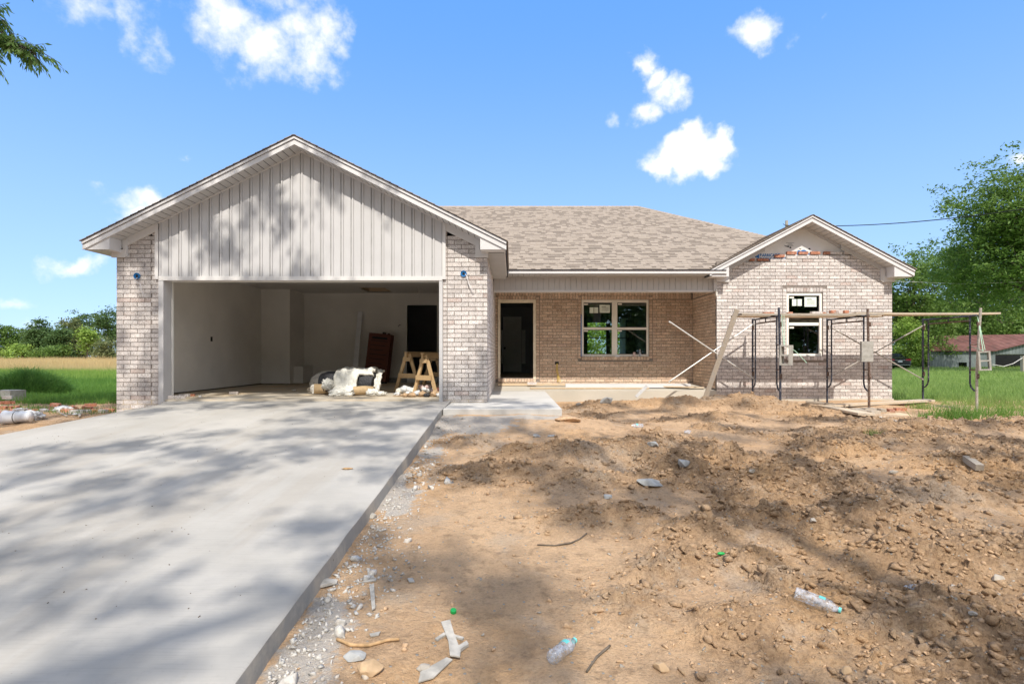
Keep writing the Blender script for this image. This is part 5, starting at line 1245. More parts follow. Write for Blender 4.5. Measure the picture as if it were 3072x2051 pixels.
clay_brick(pX(2306, 134), 12.33, 1.705, .1, 'red brick lying on the scaffold left of the window')
clay_brick(pX(2371, 134), 12.35, 1.705, 1.3, 'red brick on the scaffold in front of the window, left side')
clay_brick(pX(2450, 136), 12.15, 1.705, .05, 'whitewashed flat brick on the scaffold by the right side of the window', 'brick', holes=False)
clay_brick(pX(2478, 134), 12.40, 1.749, .3, 'small brick piece between the flat brick and the orange brick', 'red_brick', holes=False, sc_=.4)
clay_brick(pX(2502, 134), 12.38, 1.749, 1.25, 'orange brick on the scaffold just right of the window')
clay_brick(pX(2527, 134), 12.40, 1.749, .5, 'whitewashed brick beside the orange one on the scaffold', 'brick', holes=False)
clay_brick(pX(2541, 134), 12.42, 1.749, 1.5, 'rightmost red brick lying on the scaffold')
def cinder_block(p, rz, ry, label, hang=None, strapm='strap', scale=1.):
    e = empty('cinder_block', p, label, 'cinder block', 'cinder blocks of the scaffold'); e.rotation_euler = (0, ry, rz)
    w, h, L, t = .097*scale, .097*scale, .197*scale, .030*scale; b = MB()
    b.box(-w, -w+t, -h, h, -L, L); b.box(w-t, w, -h, h, -L, L)
    for z in (-L, -t/2, L-t): b.box(-w+t, w-t, -h+.003, h-.003, z, z+t)
    b.build('block_body', M['block'], e, local=True); return e
p1 = at(2359, 1065, 11.28); cinder_block(p1, R(-42), .02, 'cinder block hanging at the left scaffold post with both cores facing out', scale=1.05)
p2 = at(2600, 1054, 11.30); cinder_block(p2, R(66), -.03, 'cinder block hanging at the middle rusty post, solid side facing out', scale=1.05)
p3 = at(2952, 1082, 11.28); cinder_block(p3, R(-32), -.06, 'cinder block hanging at the rightmost post, see-through cores', scale=1.0)
def strap(pts, label, r=.007): tag(MB().tube(pts, r, 5).build('tie_strap', M['strap']), label, 'strap', 'straps tying the blocks')
strap([at(2345, 945, 11.4), at(2348, 1000, 11.33), at(2352, 1036, 11.28), at(2385, 1052, 11.25), at(2420, 1088, 11.2)], 'pale green strap over the left cinder block, its tail hanging right')
strap([at(2352, 945, 11.5), at(2354, 1036, 11.3)], 'second strand of the strap above the left cinder block', .005)
strap([at(2933, 950, 11.5), at(2941, 1000, 11.35), at(2949, 1053, 11.28)], 'green strap from the planks to the right cinder block', .008)
strap([at(2936, 960, 11.5), at(2946, 1008, 11.35), at(2955, 1050, 11.3)], 'second green strand above the right cinder block', .006)
strap([at(2908, 1038, 11.7), at(2930, 1045, 11.5), at(2950, 1052, 11.3)], 'short pale strap from the inner leg to the right cinder block', .006)
# boards and blocks on the soil under the scaffold
def gplank(pa, pb, w, t, mat, label, Ya=None, name='ground_plank', group='boards lying under the scaffold', lift=.02):
    (xa, ya), (xb, yb) = gp(*pa), gp(*pb); za, zb = gz(xa, ya)+lift, gz(xb, yb)+lift
    o = MB().bar((xa, ya, za), (xb, yb, zb), w, t).build(name, M[mat]); return tag(o, label, 'board', group)
gplank((2490,1222), (2790,1210), .24, .045, 'plank', 'pale plank lying level on the soil along the foot of the scaffold', lift=.06)
gplank((2470,1222), (2600,1262), .26, .04, 'plank', 'pale board slanting from the mound towards the viewer', lift=.05)
gplank((2420,1208), (2500,1216), .10, .04, 'plank_old', 'short board end at the foot of the wing wall', lift=.03)
b = MB(); pts = [gp(*p) for p in ((2560,1254),(2640,1256),(2690,1262),(2742,1264),(2720,1274),(2650,1278),(2600,1268))]
b.prism([(x, y, -.30+.02*math.sin(i*2.1)) for i, (x, y) in enumerate(pts)], (0, 0, .018)); tag(b.build('plywood_scrap', M['scrap']), 'cement splashed grey sheet lying beyond the dirt at the lawn edge', 'sheet')
b = MB(); pts = [gp(*p) for p in ((2600,1246),(2700,1240),(2735,1246),(2650,1252))]; b.prism([(x, y, -.315) for (x, y) in pts], (0, 0, .014)); tag(b.build('plywood_scrap', M['osb']), 'thin tan sheet lying behind the grey sheet', 'sheet')
for i, (px, py, r_) in enumerate([(2566,1234,.2),(2610,1236,.0),(2622,1244,.3),(2590,1243,-.2),(2645,1238,1.3),(2672,1234,1.2),(2700,1231,.1),(2574,1241,.4),(2600,1228,.1)]):
    x, y = gp(px, py); clay_brick(x, y, gz(x, y)-.005, r_, ['mossy brick at the left end under the scaffold post', 'mossy brick just behind the base of the rusty post', 'flat brick in front of the base of the rusty post', 'brick left of the base of the rusty post', 'brick standing right of the base of the rusty post', 'orange brick lying halfway along the ground plank', 'brick nearest the grass under the ground plank', 'lowest mossy brick beside the slanting board', 'brick tucked beneath the ground plank'][i], ['mossy','mossy','mossy','mossy','plank_old','red_brick','plank_old','mossy','mossy'][i] if i not in (5,) else 'red_brick', holes=False, group='bricks lying under the scaffold') if False else clay_brick(x, y, gz(x, y)-.005, r_, ['mossy brick at the left end under the scaffold post', 'mossy brick just behind the base of the rusty post', 'flat brick in front of the base of the rusty post', 'brick left of the base of the rusty post', 'brick standing right of the base of the rusty post', 'orange brick lying halfway along the ground plank', 'brick nearest the grass under the ground plank', 'lowest mossy brick beside the slanting board', 'brick tucked beneath the ground plank'][i], 'red_brick' if i in (5, 6) else 'plank_old', holes=False, group='bricks lying under the scaffold')

# ------------------------------------------------------------------ things in the garage
def sawhorse(x, y, rz, L, H, label, spread=.27):
    e = empty('sawhorse', (x, y, 0), label, 'sawhorse', 'pine sawhorses in the garage', rz)
    def B(a, c, w, h, name, up=(0,0,1)): return MB().bar(a, c, w, h, up).build(name, M['pine'], e, local=True)
    B((-.08, 0, H-.045), (L, 0, H-.045), .04, .09, 'top_beam')
    B((-.08, 0, H+.012), (L, 0, H+.012), .09, .02, 'top_cap')
    for xx in (0, L-.10):
        for s_ in (-1, 1): B((xx-.0, s_*spread, 0), (xx, s_*.035, H-.02), .072, .038, 'leg', (1,0,0))
        B((xx-.045, -spread*.68, H*.42), (xx-.045, spread*.68, H*.42), .02, .10, 'brace'); B((xx-.045, -.10, H-.14), (xx-.045, .10, H-.14), .02, .08, 'gusset')
    return e
sawhorse(-2.27, 12.0, R(66), 1.15, .86, 'farther pine sawhorse in the garage, in front of the dark doorway', .33)
sawhorse(-1.78, 11.25, R(52), .95, .83, 'nearer pine sawhorse in the garage, next to the right brick pier', .33)
e = empty('leaning_box', (-3.9, 15.6, 0), 'tall maroon cardboard box leaning on the garage back wall', 'box')
m = Matrix.Translation((pX(1128,104.5), 15.7, .0)) @ Matrix.Rotation(R(6), 4, 'Y') @ Matrix.Rotation(R(-3), 4, 'X') @ Matrix.Rotation(R(-8), 4, 'Z')
b = MB(); b.box(-.36, .30, 0, .26, .08, 1.44, m); b.build('carton', M['maroon'], e)
b = MB(); b.box(-.30, .25, .01, .25, 0, .078, m); b.build('carton_foot', M['dark'], e)
b = MB(); b.box(.02, .10, .05, .15, 1.442, 1.49, m); b.box(.17, .23, .05, .13, 1.442, 1.475, m); b.build('carton_clips', M['dark'], e)
b = MB()
for i in range(7): b.box(-.28, .22-.05*(i % 3), -.003, -.001, 1.22-i*.13, 1.235-i*.13, m)
b.box(-.25, .20, -.003, -.001, 1.28, 1.34, m); b.build('print_lines', M['dark'], e)
b = MB(); b.bar(at(1066, 1106, 15.9), at(1081, 935, 16.33), .14, .04, (0,-1,0)); tag(b.build('white_board', M['bucket']), 'long white trim board leaning on the garage back wall', 'board')
# insulation heap
def blobmesh(name, c, r, mat, seed, parent=None, amp=.25, freq=3., sub=4, flatten=None, label=None, cat=None, group=None, rot=0.):
    import bmesh
    from mathutils import noise as mn
    bm = bmesh.new(); bmesh.ops.create_icosphere(bm, subdivisions=sub, radius=1.); c = Vector(c); r = Vector(r)
    for v in bm.verts:
        d = v.co.normalized(); n = mn.fractal(d*freq+Vector((seed*3.1, 0, seed)), .9, 2.2, 4)
        k = 1+amp*n; v.co = Vector((d.x*r.x*k, d.y*r.y*k, max(d.z*r.z*k, -r.z*.95)))
    for v in bm.verts: v.co = Matrix.Rotation(rot, 3, 'Z') @ v.co
    me = bpy.data.meshes.new(name); bm.to_mesh(me); bm.free(); me.materials.append(M[mat])
    me.polygons.foreach_set('use_smooth', [True]*len(me.polygons))
    o = bpy.data.objects.new(name, me); COL.objects.link(o)
    if parent: o.parent = parent; o.location = parent_matrix(parent).inverted() @ c
    else: o.location = c
    return tag(o, label, cat, group)
drum = MB(); pc = at(1075, 1140, 12.9); drum.tube([(-3.98, 11.60, .23), (-3.85, 11.57, .235), (-2.91, 11.40, .235), (-2.84, 11.39, .225)], [.20, .235, .235, .21], 22)
tag(drum.build('felt_roll', M['felt'], smooth=False), 'speckled black roll lying under the white insulation', 'roll')
blobmesh('insulation_sheet', (-3.92, 11.85, .20), (.42,.30,.28), 'scrap', 3, amp=.06, label='grey curved sheet bulging behind the insulation', cat='sheet')
HEAP = lambda x, y: (x*.896, y-1.35)
ins = empty('insulation_batt', (-3.8, 12.5, 0), 'torn white insulation batt draped over the black roll', 'insulation')
def loc(px, py, Y): p = at(px, py, Y); return p
def drape(prof, y_w, x0, x1, name, seed, t=.06):
    """a thick ragged batt following profile [(y, z)] from x0 to x1"""
    from mathutils import noise as mn
    n = 26; mrows = len(prof)*5; P = []
    import bisect
    pr = []
    for i in range(len(prof)-1):
        for k_ in range(6): f = k_/6; pr.append((prof[i][0]*(1-f)+prof[i+1][0]*f, prof[i][1]*(1-f)+prof[i+1][1]*f))
    pr.append(prof[-1]); x0 *= .896; x1 *= .896; V = []; F = []
    for i, (y, z) in enumerate(pr):
        y -= 1.35
        for j in range(n+1):
            u = j/n; ex = .05*mn.noise(Vector((i*.35, seed, 0)))*(1 if j in (0, n) else 0); x = x0+(x1-x0)*u+ex+.02*mn.noise(Vector((i*.5, j*.4, seed)))
            nn = mn.fractal(Vector((x*9, y*9+i*.3, z*9+seed)), .8, 2., 4)*.05; V.append((x, y-nn, max(z+nn*.8, .012)))
    for i in range(len(pr)-1):
        for j in range(n): a_ = i*(n+1)+j; F.append((a_, a_+1, a_+n+2, a_+n+1))
    b = MB(); b.v = V; b.f = F; o = b.build(name, M['insul'], ins, smooth=True); md = o.modifiers.new('thick', 'SOLIDIFY'); md.thickness = t; md.offset = 0; return o
drape([(13.05,.40),(12.9,.50),(12.65,.49),(12.5,.36),(12.42,.16),(12.25,.06),(12.1,.03)], 0, -4.02, -3.50, 'batt', 1)
drape([(13.1,.38),(12.9,.52),(12.7,.50),(12.55,.42)], 0, -3.80, -3.16, 'batt', 2)
drape([(12.95,.50),(12.8,.48),(12.62,.25),(12.55,.05)], 0, -3.14, -3.02, 'batt', 3, .04)
blobmesh('fluff', (-3.68, 11.0, .22), (.10,.10,.11), 'insul', 5, ins, amp=.6, freq=4)
blobmesh('fluff', (-3.36, 10.85, .08), (.24,.12,.08), 'insul', 6, ins, amp=.35)
blobmesh('fluff', (-2.76, 10.9, .07), (.12,.08,.07), 'insul', 7, ins, amp=.5, freq=4); blobmesh('fluff', (-2.60, 10.88, .05), (.11,.05,.04), 'insul', 8, ins, amp=.7, freq=5)
kr = empty('kraft_roll', at(965, 1165, 12.4), 'tan cardboard faced roll with black letters at the left end of the insulation heap', 'roll')
MB().tube([at(942, 1166, 11.2), at(992, 1166, 11.3)], [.10, .10], 20).build('roll_body', M['kraft'], kr)
MB().tube([at(941, 1166, 11.2), at(939.5, 1166, 11.19)], .092, 20).build('roll_end', M['insul'], kr)
text('1ST', at(976, 1168, 11.15).x+.10, .075, 11.135, .10, M['black_print'], kr, offset=.004, rot=(62, 0, 176))
blobmesh('torn_paper', at(1000, 1170, 11.35), (.16,.14,.12), 'kraft', 9, kr, amp=.4, freq=3.)
MB().tube([at(1060, 1172, 10.95), at(1095, 1170, 11.0), at(1122, 1171, 10.98)], [.085,.09,.08], 16).build('kraft_bundle', M['kraft'], None) and None
o = bpy.data.objects['kraft_bundle']; tag(o, 'brown paper bundle in front of the black roll', 'bundle')
for i, (a_, b_) in enumerate([((922,1166),(941,1158)),((921,1171),(941,1168)),((925,1176),(942,1172))]):
    tag(MB().bar(at(*a_, 11.2), at(*b_, 11.2), .014, .008).build('strip_offcut', M['plank_old']), ['upper of three thin strips poking left from the kraft roll', 'middle of three thin strips poking left from the kraft roll', 'lowest of three thin strips poking left from the kraft roll'][i], 'strip', 'strips by the kraft roll')
# rags and rubbish by the right pier
cardp = empty('flattened_carton', (-2.05, 11.0, 0), 'flattened dirty cardboard under the rubbish by the right pier', 'cardboard')
b = MB(); pts = [at(1178,1194,10.75), at(1215,1180,11.2), at(1310,1180,11.2), at(1322,1190,10.9), at(1290,1196,10.7), at(1225,1197,10.7)]; b.prism([(p.x, p.y, .006+.012*(i % 2)) for i, p in enumerate(pts)], (0,0,.012)); b.build('sheet', M['card'], cardp)
RUB = [(1192,1180,.05,'cloth'),(1200,1172,.07,'insul'),(1214,1168,.09,'cloth'),(1228,1170,.08,'cloth'),(1242,1172,.09,'insul'),(1250,1162,.06,'cloth'),(1262,1160,.055,'pink'),(1272,1168,.07,'cloth'),(1284,1160,.055,'pink'),(1290,1170,.07,'cloth'),(1302,1174,.06,'pink'),(1314,1172,.07,'maroon'),(1306,1182,.08,'card'),(1268,1182,.07,'card'),(1236,1184,.06,'card'),(1252,1180,.07,'cloth'),(1318,1186,.05,'cloth'),(1215,1184,.05,'card'),(1280,1186,.05,'felt'),(1224,1178,.05,'cloth')]
side_words = {'cloth': 'crumpled white plastic', 'insul': 'tuft of torn insulation', 'pink': 'pinkish crushed cup', 'maroon': 'dark red wrapper', 'card': 'bent cardboard scrap', 'felt': 'black scrap'}
ordn = ['at the far left', 'second from the left edge', 'third from the left edge', 'left of centre', 'against the sawhorse leg', 'on top near the middle', 'on top right of the middle', 'right of the middle', 'on top beside the sawhorse leg', 'below the sawhorse leg', 'near the pier', 'touching the pier on top', 'low in front of the pier', 'low in the middle', 'low left of the middle', 'in the very middle', 'on the floor by the pier', 'low near the left end', 'low right of the middle', 'between the left tufts']
for i, (px, py, r_, mt) in enumerate(RUB):
    Y = .795*1650/(py+6-1067)*.985; Y = min(max(Y, 10.6), 11.6); p = at(px, py, Y); p.z = max(r_*.7, .04) if py > 1175 else max(p.z, .06)
    blobmesh('crumpled_rubbish', p, (r_*1.15, r_, r_*.8), mt, 20+i, amp=.55, freq=3.5, sub=3, label=side_words[mt]+' '+ordn[i]+' of the rubbish heap', cat='rubbish', group='rubbish heaped by the right pier')
# pieces on the garage floor
def floor_brick(px, py, rz, label, mat='red_brick', s_=.8, ry=0.): Y = .795*1650/(py-1067); clay_brick((px-1536)/1650*Y, Y, .002, rz, label, mat, ry=ry, holes=False, sc_=s_, group='brick pieces on the garage floor')
floor_brick(524, 1196, .5, 'pale broken brick against the foot of the left jamb', 'brick', .9); floor_brick(541, 1196, 1.2, 'tilted whitewashed brick piece next to the left jamb', 'brick', .7)
floor_brick(553, 1190, .1, 'flat whitewashed brick behind the ones at the left jamb', 'brick', .8); floor_brick(573, 1188, .2, 'small red brick stub on the garage floor near the left jamb', s_=.6)
floor_brick(702, 1182, .1, 'lone half brick on the garage floor left of the insulation', 'brick', .75)
blobmesh('paper_wad', at(600, 1190, 10.7), (.03,.03,.025), 'cloth', 40, sub=2, label='small white wad on the garage floor by the brick stub', cat='paper')
blobmesh('paper_wad', at(882, 1170, 12.3), (.05,.03,.02), 'scrap', 41, sub=2, label='small grey wad on the garage floor left of the strips', cat='paper')

# ------------------------------------------------------------------ porch clutter
sl_z = lambda y: -.052+(y-13.3)*.0544
b = MB(); b.bar((pX(1494,113), 14.5, sl_z(14.5)+.03), (pX(1740,113), 14.5, sl_z(14.5)+.03), .30, .05); tag(b.build('dusty_board', M['osb']), 'wide dusty board lying on the porch below the front door', 'board')
b = MB(); b.bar((.45, 13.7, sl_z(13.7)+.02), (3.4, 13.75, sl_z(13.7)+.02), .22, .035); tag(b.build('dusty_board', M['osb']), 'long dusty board along the front edge of the porch slab', 'board')
b = MB(); b.bar((3.2, 14.0, sl_z(14.0)+.05), (4.75, 13.6, sl_z(13.6)+.05), .18, .03); tag(b.build('dusty_board', M['osb']), 'pale board at the right end of the porch beside the end wall', 'board')
for i in range(4):
    pass
x0, x1 = pX(1545,114), pX(1615,114)
clay_brick(pX(1594,113), 14.2, sl_z(14.2)+.055, .05, 'holed brick lying on the board below the front door', 'brick')
b = MB(); yv = 13.75; z_ = sl_z(yv)-.005; b.prism([(pX(1694,118), yv, z_+.03), (pX(1694,118), yv+.02, z_+.125), (pX(1694,118), yv+.10, z_+.13), (pX(1694,118), yv+.09, z_+.02)], (pX(2064,118)-pX(1694,118), 0, 0)); tag(b.build('siding_strip', M['siding']), 'long white trim strip lying on the porch under the twin window', 'trim strip')
a, c = at(1908, 1190, 12.7), at(1941, 1157, 12.9); b = MB(); b.bar(a, c, .07, .012, (0,-1,.3)); tag(b.build('metal_offcut', M['backing']), 'grey metal offcut sticking up from the mound before the porch', 'offcut')
e = empty('drink_can', (pX(1903,109.6), 15.055, .777), 'pinkish drink can standing on the twin window sill', 'can')
MB().lathe([(0,0),(.028,0),(.033,.008),(.033,.108),(.027,.118),(.0,.118)], 14).build('can_body', M['pink'], e, local=True)
e = empty('water_bottle', (pX(1920,109.6), 15.055, .777), 'clear water bottle standing on the twin window sill', 'bottle')
MB().lathe([(0,0),(.030,0),(.032,.01),(.030,.05),(.032,.09),(.032,.12),(.018,.16),(.013,.17),(.013,.185)], 14).build('bottle_body', M['pet'], e, local=True)
MB().lathe([(.0145,.178),(.0145,.196),(0,.196)], 12).build('cap', M['white'], e, local=True)

# ------------------------------------------------------------------ things on the dirt
def chunk(px, py, wpx, label, mat='rubble', flat=.45, seed=0, tilt=(0,0,0), cat='concrete chunk', name='concrete_chunk', group='lumps lying on the dirt', aspect=.7, sink=.25, amp=.28):
    x, y = gpt(px, py); s_ = 1650/y; w = wpx/s_/2; z = gz(x, y)
    me = rock_mesh(1., 3 if wpx > 60 else 2, 1., amp, seed+900); me.materials.append(M[mat]); o = bpy.data.objects.new(name, me); COL.objects.link(o)
    o.scale = (w, w*aspect, w*flat); o.rotation_euler = tilt; o.location = (x, y, z + w*flat*(1-sink)*.6); return tag(o, label, cat, group)
CH_ = [
 (2050,1400,46,'upright grey concrete chunk with a sharp top in the middle of the yard','rubble',.9,1,(.5,.3,.4)),
 (1950,1452,92,'large flat grey concrete shard lying in the middle of the yard','rubble',.22,2,(.15,.05,.2)),
 (1825,1492,42,'dark flat concrete shard below and left of the largest shard','rubble',.3,3,(.2,0,.5)),
 (1610,1310,32,'dark slate chunk in front of the walkway corner, the left one of two','rubble',.4,4,(.2,.2,.7)),
 (1656,1309,36,'thin dark shard just right of the slate chunk before the walkway','rubble',.2,5,(.1,0,.1)),
 (1958,1336,48,'long grey lump behind the upright concrete chunk','rubble',.45,6,(.1,.2,.6)),
 (1704,1262,86,'wide clod with grey underside just right of the walkway corner','clod',.28,7,(0,0,0)),
 (1817,1206,46,'squared grey stone against the porch slab','rubble',.55,8,(0,0,.1)),
 (1588,1343,22,'round ochre clod between the walkway and the dirt mounds','rock_tan',.8,9,(0,0,0)),
 (2256,1424,24,'smooth pale grey stone right of the upright chunk','rock',.6,10,(0,0,.4)),
 (2990,1742,52,'large rounded tan stone near the right picture edge','rock',.6,11,(0,0,.3)),
 (1110,2018,92,'big squared brown rock at the bottom of the picture near the drive','rock_tan',.6,12,(.1,.1,.2)),
 (1062,1972,78,'greyish crust of soil just behind the big brown rock','rubble',.28,13,(0,0,0)),
 (1270,2005,56,'low stone right of the big brown rock','rock',.3,14,(0,0,.5)),
 (2920,1850,34,'rounded stone below the largest tan stone at the right edge','rock',.6,15,(0,0,.8)),
 (2680,1420,30,'small pale stone in the right half of the yard','rock',.5,16,(0,0,0)),
 (2440,1568,26,'lone stone on the slope of the right hand mound','rock',.6,17,(0,0,.3)),
 (1985,2010,56,'tan rock at the bottom edge below the crossing shadows','rock_tan',.6,18,(0,0,0)),
 (2540,2020,50,'tan rock at the bottom edge in the right half','rock_tan',.6,19,(0,0,.6)),
 (2260,2000,44,'flat angular pale stone at the bottom edge','rock',.35,20,(.2,0,.3)),
 (970,1752,88,'thick cement crust lying against the drive edge','scrap',.22,21,(0,0,.4)),
 (1190,1372,26,'pale cement lump beside the drive edge higher up','scrap',.5,22,(0,0,0)),
 (1115,1552,40,'cement lump spilled over the drive edge','scrap',.5,23,(0,0,.6)),
 (2735,1764,46,'bluish crushed clear wrapper half buried right of the water bottle','pet',.35,24,(0,0,.2)),
 (2062,1300,30,'crumpled clear wrapper near the dirt mound','pet',.5,25,(0,0,.2)),
 (1730,1216,30,'small brown wooden block left of the squared grey stone','plank_old',.5,26,(0,0,.2)),
]
for i, c_ in enumerate(CH_):
    px, py, wpx, lab, mt, fl, sd_, tl = c_; nm = {'rubble':'concrete_chunk','clod':'soil_clod','rock':'stone','rock_tan':'stone','scrap':'cement_lump','pet':'plastic_wrapper','plank_old':'wood_block'}[mt]
    chunk(px, py, wpx, lab, mt, fl, sd_, tl, cat={'concrete_chunk':'concrete chunk','soil_clod':'clod','stone':'stone','cement_lump':'cement lump','plastic_wrapper':'wrapper','wood_block':'wood block'}[nm], name=nm)
def lying_bottle(pa, pb, L, r, label, teal=True, group='plastic bottles on the dirt'):
    (xa, ya), (xb, yb) = gpt(*pa), gpt(*pb); A_ = Vector((xa, ya, gz(xa, ya)+r*.9)); B_ = Vector((xb, yb, gz(xb, yb)+r*.75)); d = (B_-A_).normalized()
    e = empty('plastic_bottle', A_, label, 'bottle', group); e.rotation_euler = d.to_track_quat('Z', 'Y').to_euler()
    prof = [(0,0),(.9*r,0),(r,.04*L)]+[(r*(1-.05*(k_ % 2)), L*(.08+.052*k_)) for k_ in range(11)]+[(r,.68*L),(.85*r,.78*L),(.42*r,.90*L),(.36*r,.93*L),(.36*r,.96*L)]
    MB().lathe(prof, 18).build('bottle_body', M['pet'], e, smooth=True, local=True)
    MB().lathe([(.42*r,.935*L),(.42*r,.995*L),(0,.995*L)], 14).build('cap', M['teal'] if teal else M['white'], e, local=True)
    b = MB(); n = 10
    for (a0, mt, nm) in ((0, 'teal', 'label_patch'),):
        vs = []; 
        for k_ in range(n+1):
            a = a0+ k_/n*1.9+.2; vs += [(1.01*r*math.cos(a), 1.01*r*math.sin(a), L*.50), (1.01*r*math.cos(a), 1.01*r*math.sin(a), L*.64)]
        b.add(vs, [(2*k_, 2*k_+2, 2*k_+3, 2*k_+1) for k_ in range(n)]); b.build(nm, M[mt], e, local=True)
    return e
lying_bottle((1655,1992), (1742,1922), .205, .033, 'crushed clear bottle with a teal label lying at the bottom centre')
lying_bottle((2386,1796), (2498,1836), .215, .033, 'clear bottle with a teal label lying on the right hand mound')
lying_bottle((1928,1282), (1885,1280), .20, .032, 'small distant clear bottle lying before the main dirt mound', teal=False)
def cap_(px, py, r, label, mat='green_cap'):
    x, y = gpt(px, py); e = MB().lathe([(0,0),(r,0),(r,.012),(r*.9,.016),(0,.016)], 16).build('bottle_cap', M[mat]); e.location = (x, y, gz(x, y)+.004); e.rotation_euler = (.25, .1, 0); tag(e, label, 'bottle cap')
cap_(1360, 1838, .017, 'bright green bottle cap lying on the sand near the drive')
x, y = gpt(2163, 1664); o = blobmesh('plastic_scrap', (x, y, gz(x, y)+.01), (.025,.012,.01), 'green_cap', 61, sub=2, label='tiny green plastic scrap on the dirt in the middle', cat='scrap')
def stick(pts, r, label, mat='stick', name='stick', cat='stick', lift=1.):
    P = []
    for (px, py) in pts: x, y = gpt(px, py); P.append(Vector((x, y, gz(x, y)+r*lift)))
    Q = []
    for i in range(len(P)-1):
        for k_ in range(4): Q.append(P[i].lerp(P[i+1], k_/4))
    Q.append(P[-1]); zmax = max(q.z for q in Q); 
    for q in Q: q.z = max(q.z, gz(q.x, q.y)+r*.5)
    tag(MB().tube(Q, [r*random.uniform(.85, 1.1) for _ in Q], 8).build(name, M[mat], smooth=True), label, cat)
stick([(1012,1922),(1055,1940),(1110,1940),(1160,1925),(1198,1922)], .009, 'thick curved tan stick on the sand by the drive')
stick([(1612,1636),(1665,1638),(1715,1630),(1740,1618),(1760,1602)], .006, 'long thin bent twig lying on the smooth sand', 'bark')
stick([(1760,2018),(1790,1975),(1830,1940)], .006, 'short straight stick beside the bottom centre bottle', 'bark')
stick([(1030,2000),(1036,1985)], .006, 'stub of twig at the drive edge near the bottom', 'bark') if False else None
def strip(poly, label, t=.006, mat='scrap'):
    P = [gpt(*p) for p in poly]; z = max(gz(x, y) for x, y in P)+.004; cx, cy = np.mean([p[0] for p in P]), np.mean([p[1] for p in P])
    b = MB(); b.prism([(x, y, gz(x, y)*.5+z*.5) for x, y in P], (0,0,t)); tag(b.build('cement_strip', M[mat]), label, 'cement scrap', 'flat cement scraps on the sand')
strip([(1323,1868),(1350,1862),(1362,1905),(1382,1965),(1380,1985),(1350,1980),(1345,1930)], 'long pale cement strip with two side prongs near the bottle cap')
strip([(1350,1905),(1392,1918),(1388,1924),(1355,1915)], 'upper right prong lying across the pale cement strip', .01); strip([(1305,1922),(1332,1903),(1340,1908),(1312,1926)], 'left prong lying across the pale cement strip', .01)
strip([(1352,1962),(1400,1930),(1406,1940),(1362,1975)], 'lower prong crossing the pale cement strip', .014)
strip([(1262,2020),(1340,1975),(1358,1982),(1300,2040),(1255,2055)], 'frayed pale strip running to the bottom picture edge')
strip([(1108,1760),(1122,1752),(1126,1830),(1116,1836)], 'narrow upright pale strip on the sand left of the cap'); strip([(1080,1750),(1125,1735),(1130,1738),(1128,1745)], 'thin pale sliver near the cement crust')
strip([(1102,1712),(1112,1710),(1124,1738),(1104,1740)], 'small triangular pale scrap near the cement crust'); strip([(1222,1738),(1238,1736),(1244,1748),(1228,1750)], 'small white fleck alone on the sand')
strip([(1108,1906),(1142,1898),(1136,1908),(1112,1912)], 'short pale sliver above the tan stick')
x, y = gpt(2918, 1402); b = MB().box(-.035, .035, -.12, .12, 0, .06); o = b.build('wood_offcut', M['plank_old']); o.location = (x, y, gz(x, y)); o.rotation_euler = (.2, 0, -.25); tag(o, 'short grey timber offcut in the dirt near the right edge', 'offcut')
# mortar droppings and twig bits on the drive
rng = np.random.default_rng(91)
n = 240; y = np.exp(rng.uniform(np.log(2.6), np.log(9.6), n)); x = rng.uniform(-6, -1.3, n); k = x > -y*.95; x, y = x[k], y[k]
scatter('drive_grit', len(x), lambda r_, n_: np.stack([x, y, zdrive(y)], 1), lambda r_, n_: r_.uniform(.003, .009, n_), simple('dark_grit', (.16,.13,.10), .95, .3), 8)
x, y = gp(1103, 1452); e = blobmesh('dry_leaf', (-1.6, 5.35, float(zdrive(5.35))+.008), (.05,.03,.008), 'stick', 63, sub=2, amp=.5, label='dry brown leaf lying on the drive near its edge', cat='leaf')

# ------------------------------------------------------------------ left of the drive
def lg(px, py): x, y = gp(px, py); return x, y, lz(x, y)
for i, (px, w) in enumerate([(48, .26), (70, .30)]):
    x, y, z = lg(px, 1206); e = MB().box(-w/2, w/2, -.16, .16, -.03, .215); o = e.build('concrete_block', M['block']); o.location = (x, y-.25, z+.05); o.rotation_euler = (0, 0, R(-18 if i else 12)); tag(o, ['left one of the two grey blocks at the edge of the grass', 'right one of the two grey blocks at the edge of the grass'][i], 'block', 'two blocks at the grass edge')
LB = [(12,1228,.1,0,.0),(24,1228,.2,0,0),(36,1227,.1,0,0),(46,1226,.3,0,0),(14,1222,1.2,.065,0),(26,1221,.9,.065,0),(2,1230,.3,0,0),(22,1214,.5,.13,0),
      (45,1246,.4,0,.2),(62,1243,1.1,0,0),(84,1240,.2,0,.3),(96,1244,.9,0,0),(60,1252,.1,0,0),(118,1240,.3,0,0),(132,1246,-.4,0,.1),
      (148,1238,1.1,0,0),(160,1234,.3,.0,.2),(172,1238,.8,0,0),(166,1229,.2,.065,.1),(182,1232,.5,0,0),(205,1246,.2,0,0),(215,1240,1.3,0,.2),
      (232,1248,.1,0,0),(250,1246,.15,0,0),(262,1240,.9,0,0),(262,1225,.2,0,.2),(272,1219,.6,.05,0),(290,1236,.4,0,.3),(300,1234,.2,0,0),(312,1233,1.2,0,0),(326,1232,.3,0,.1),(222,1226,1.0,0,.6),(310,1243,-.2,0,0),(20,1250,.6,0,0)]
bm_ = MB().box(-.1, .1, -.045, .045, 0, .065)
me_r = bpy.data.meshes.new('clay_brick'); me_r.from_pydata(bm_.v, [], bm_.f); me_r.materials.append(M['red_brick'])
me_w = me_r.copy(); me_w.materials[0] = M['brick']
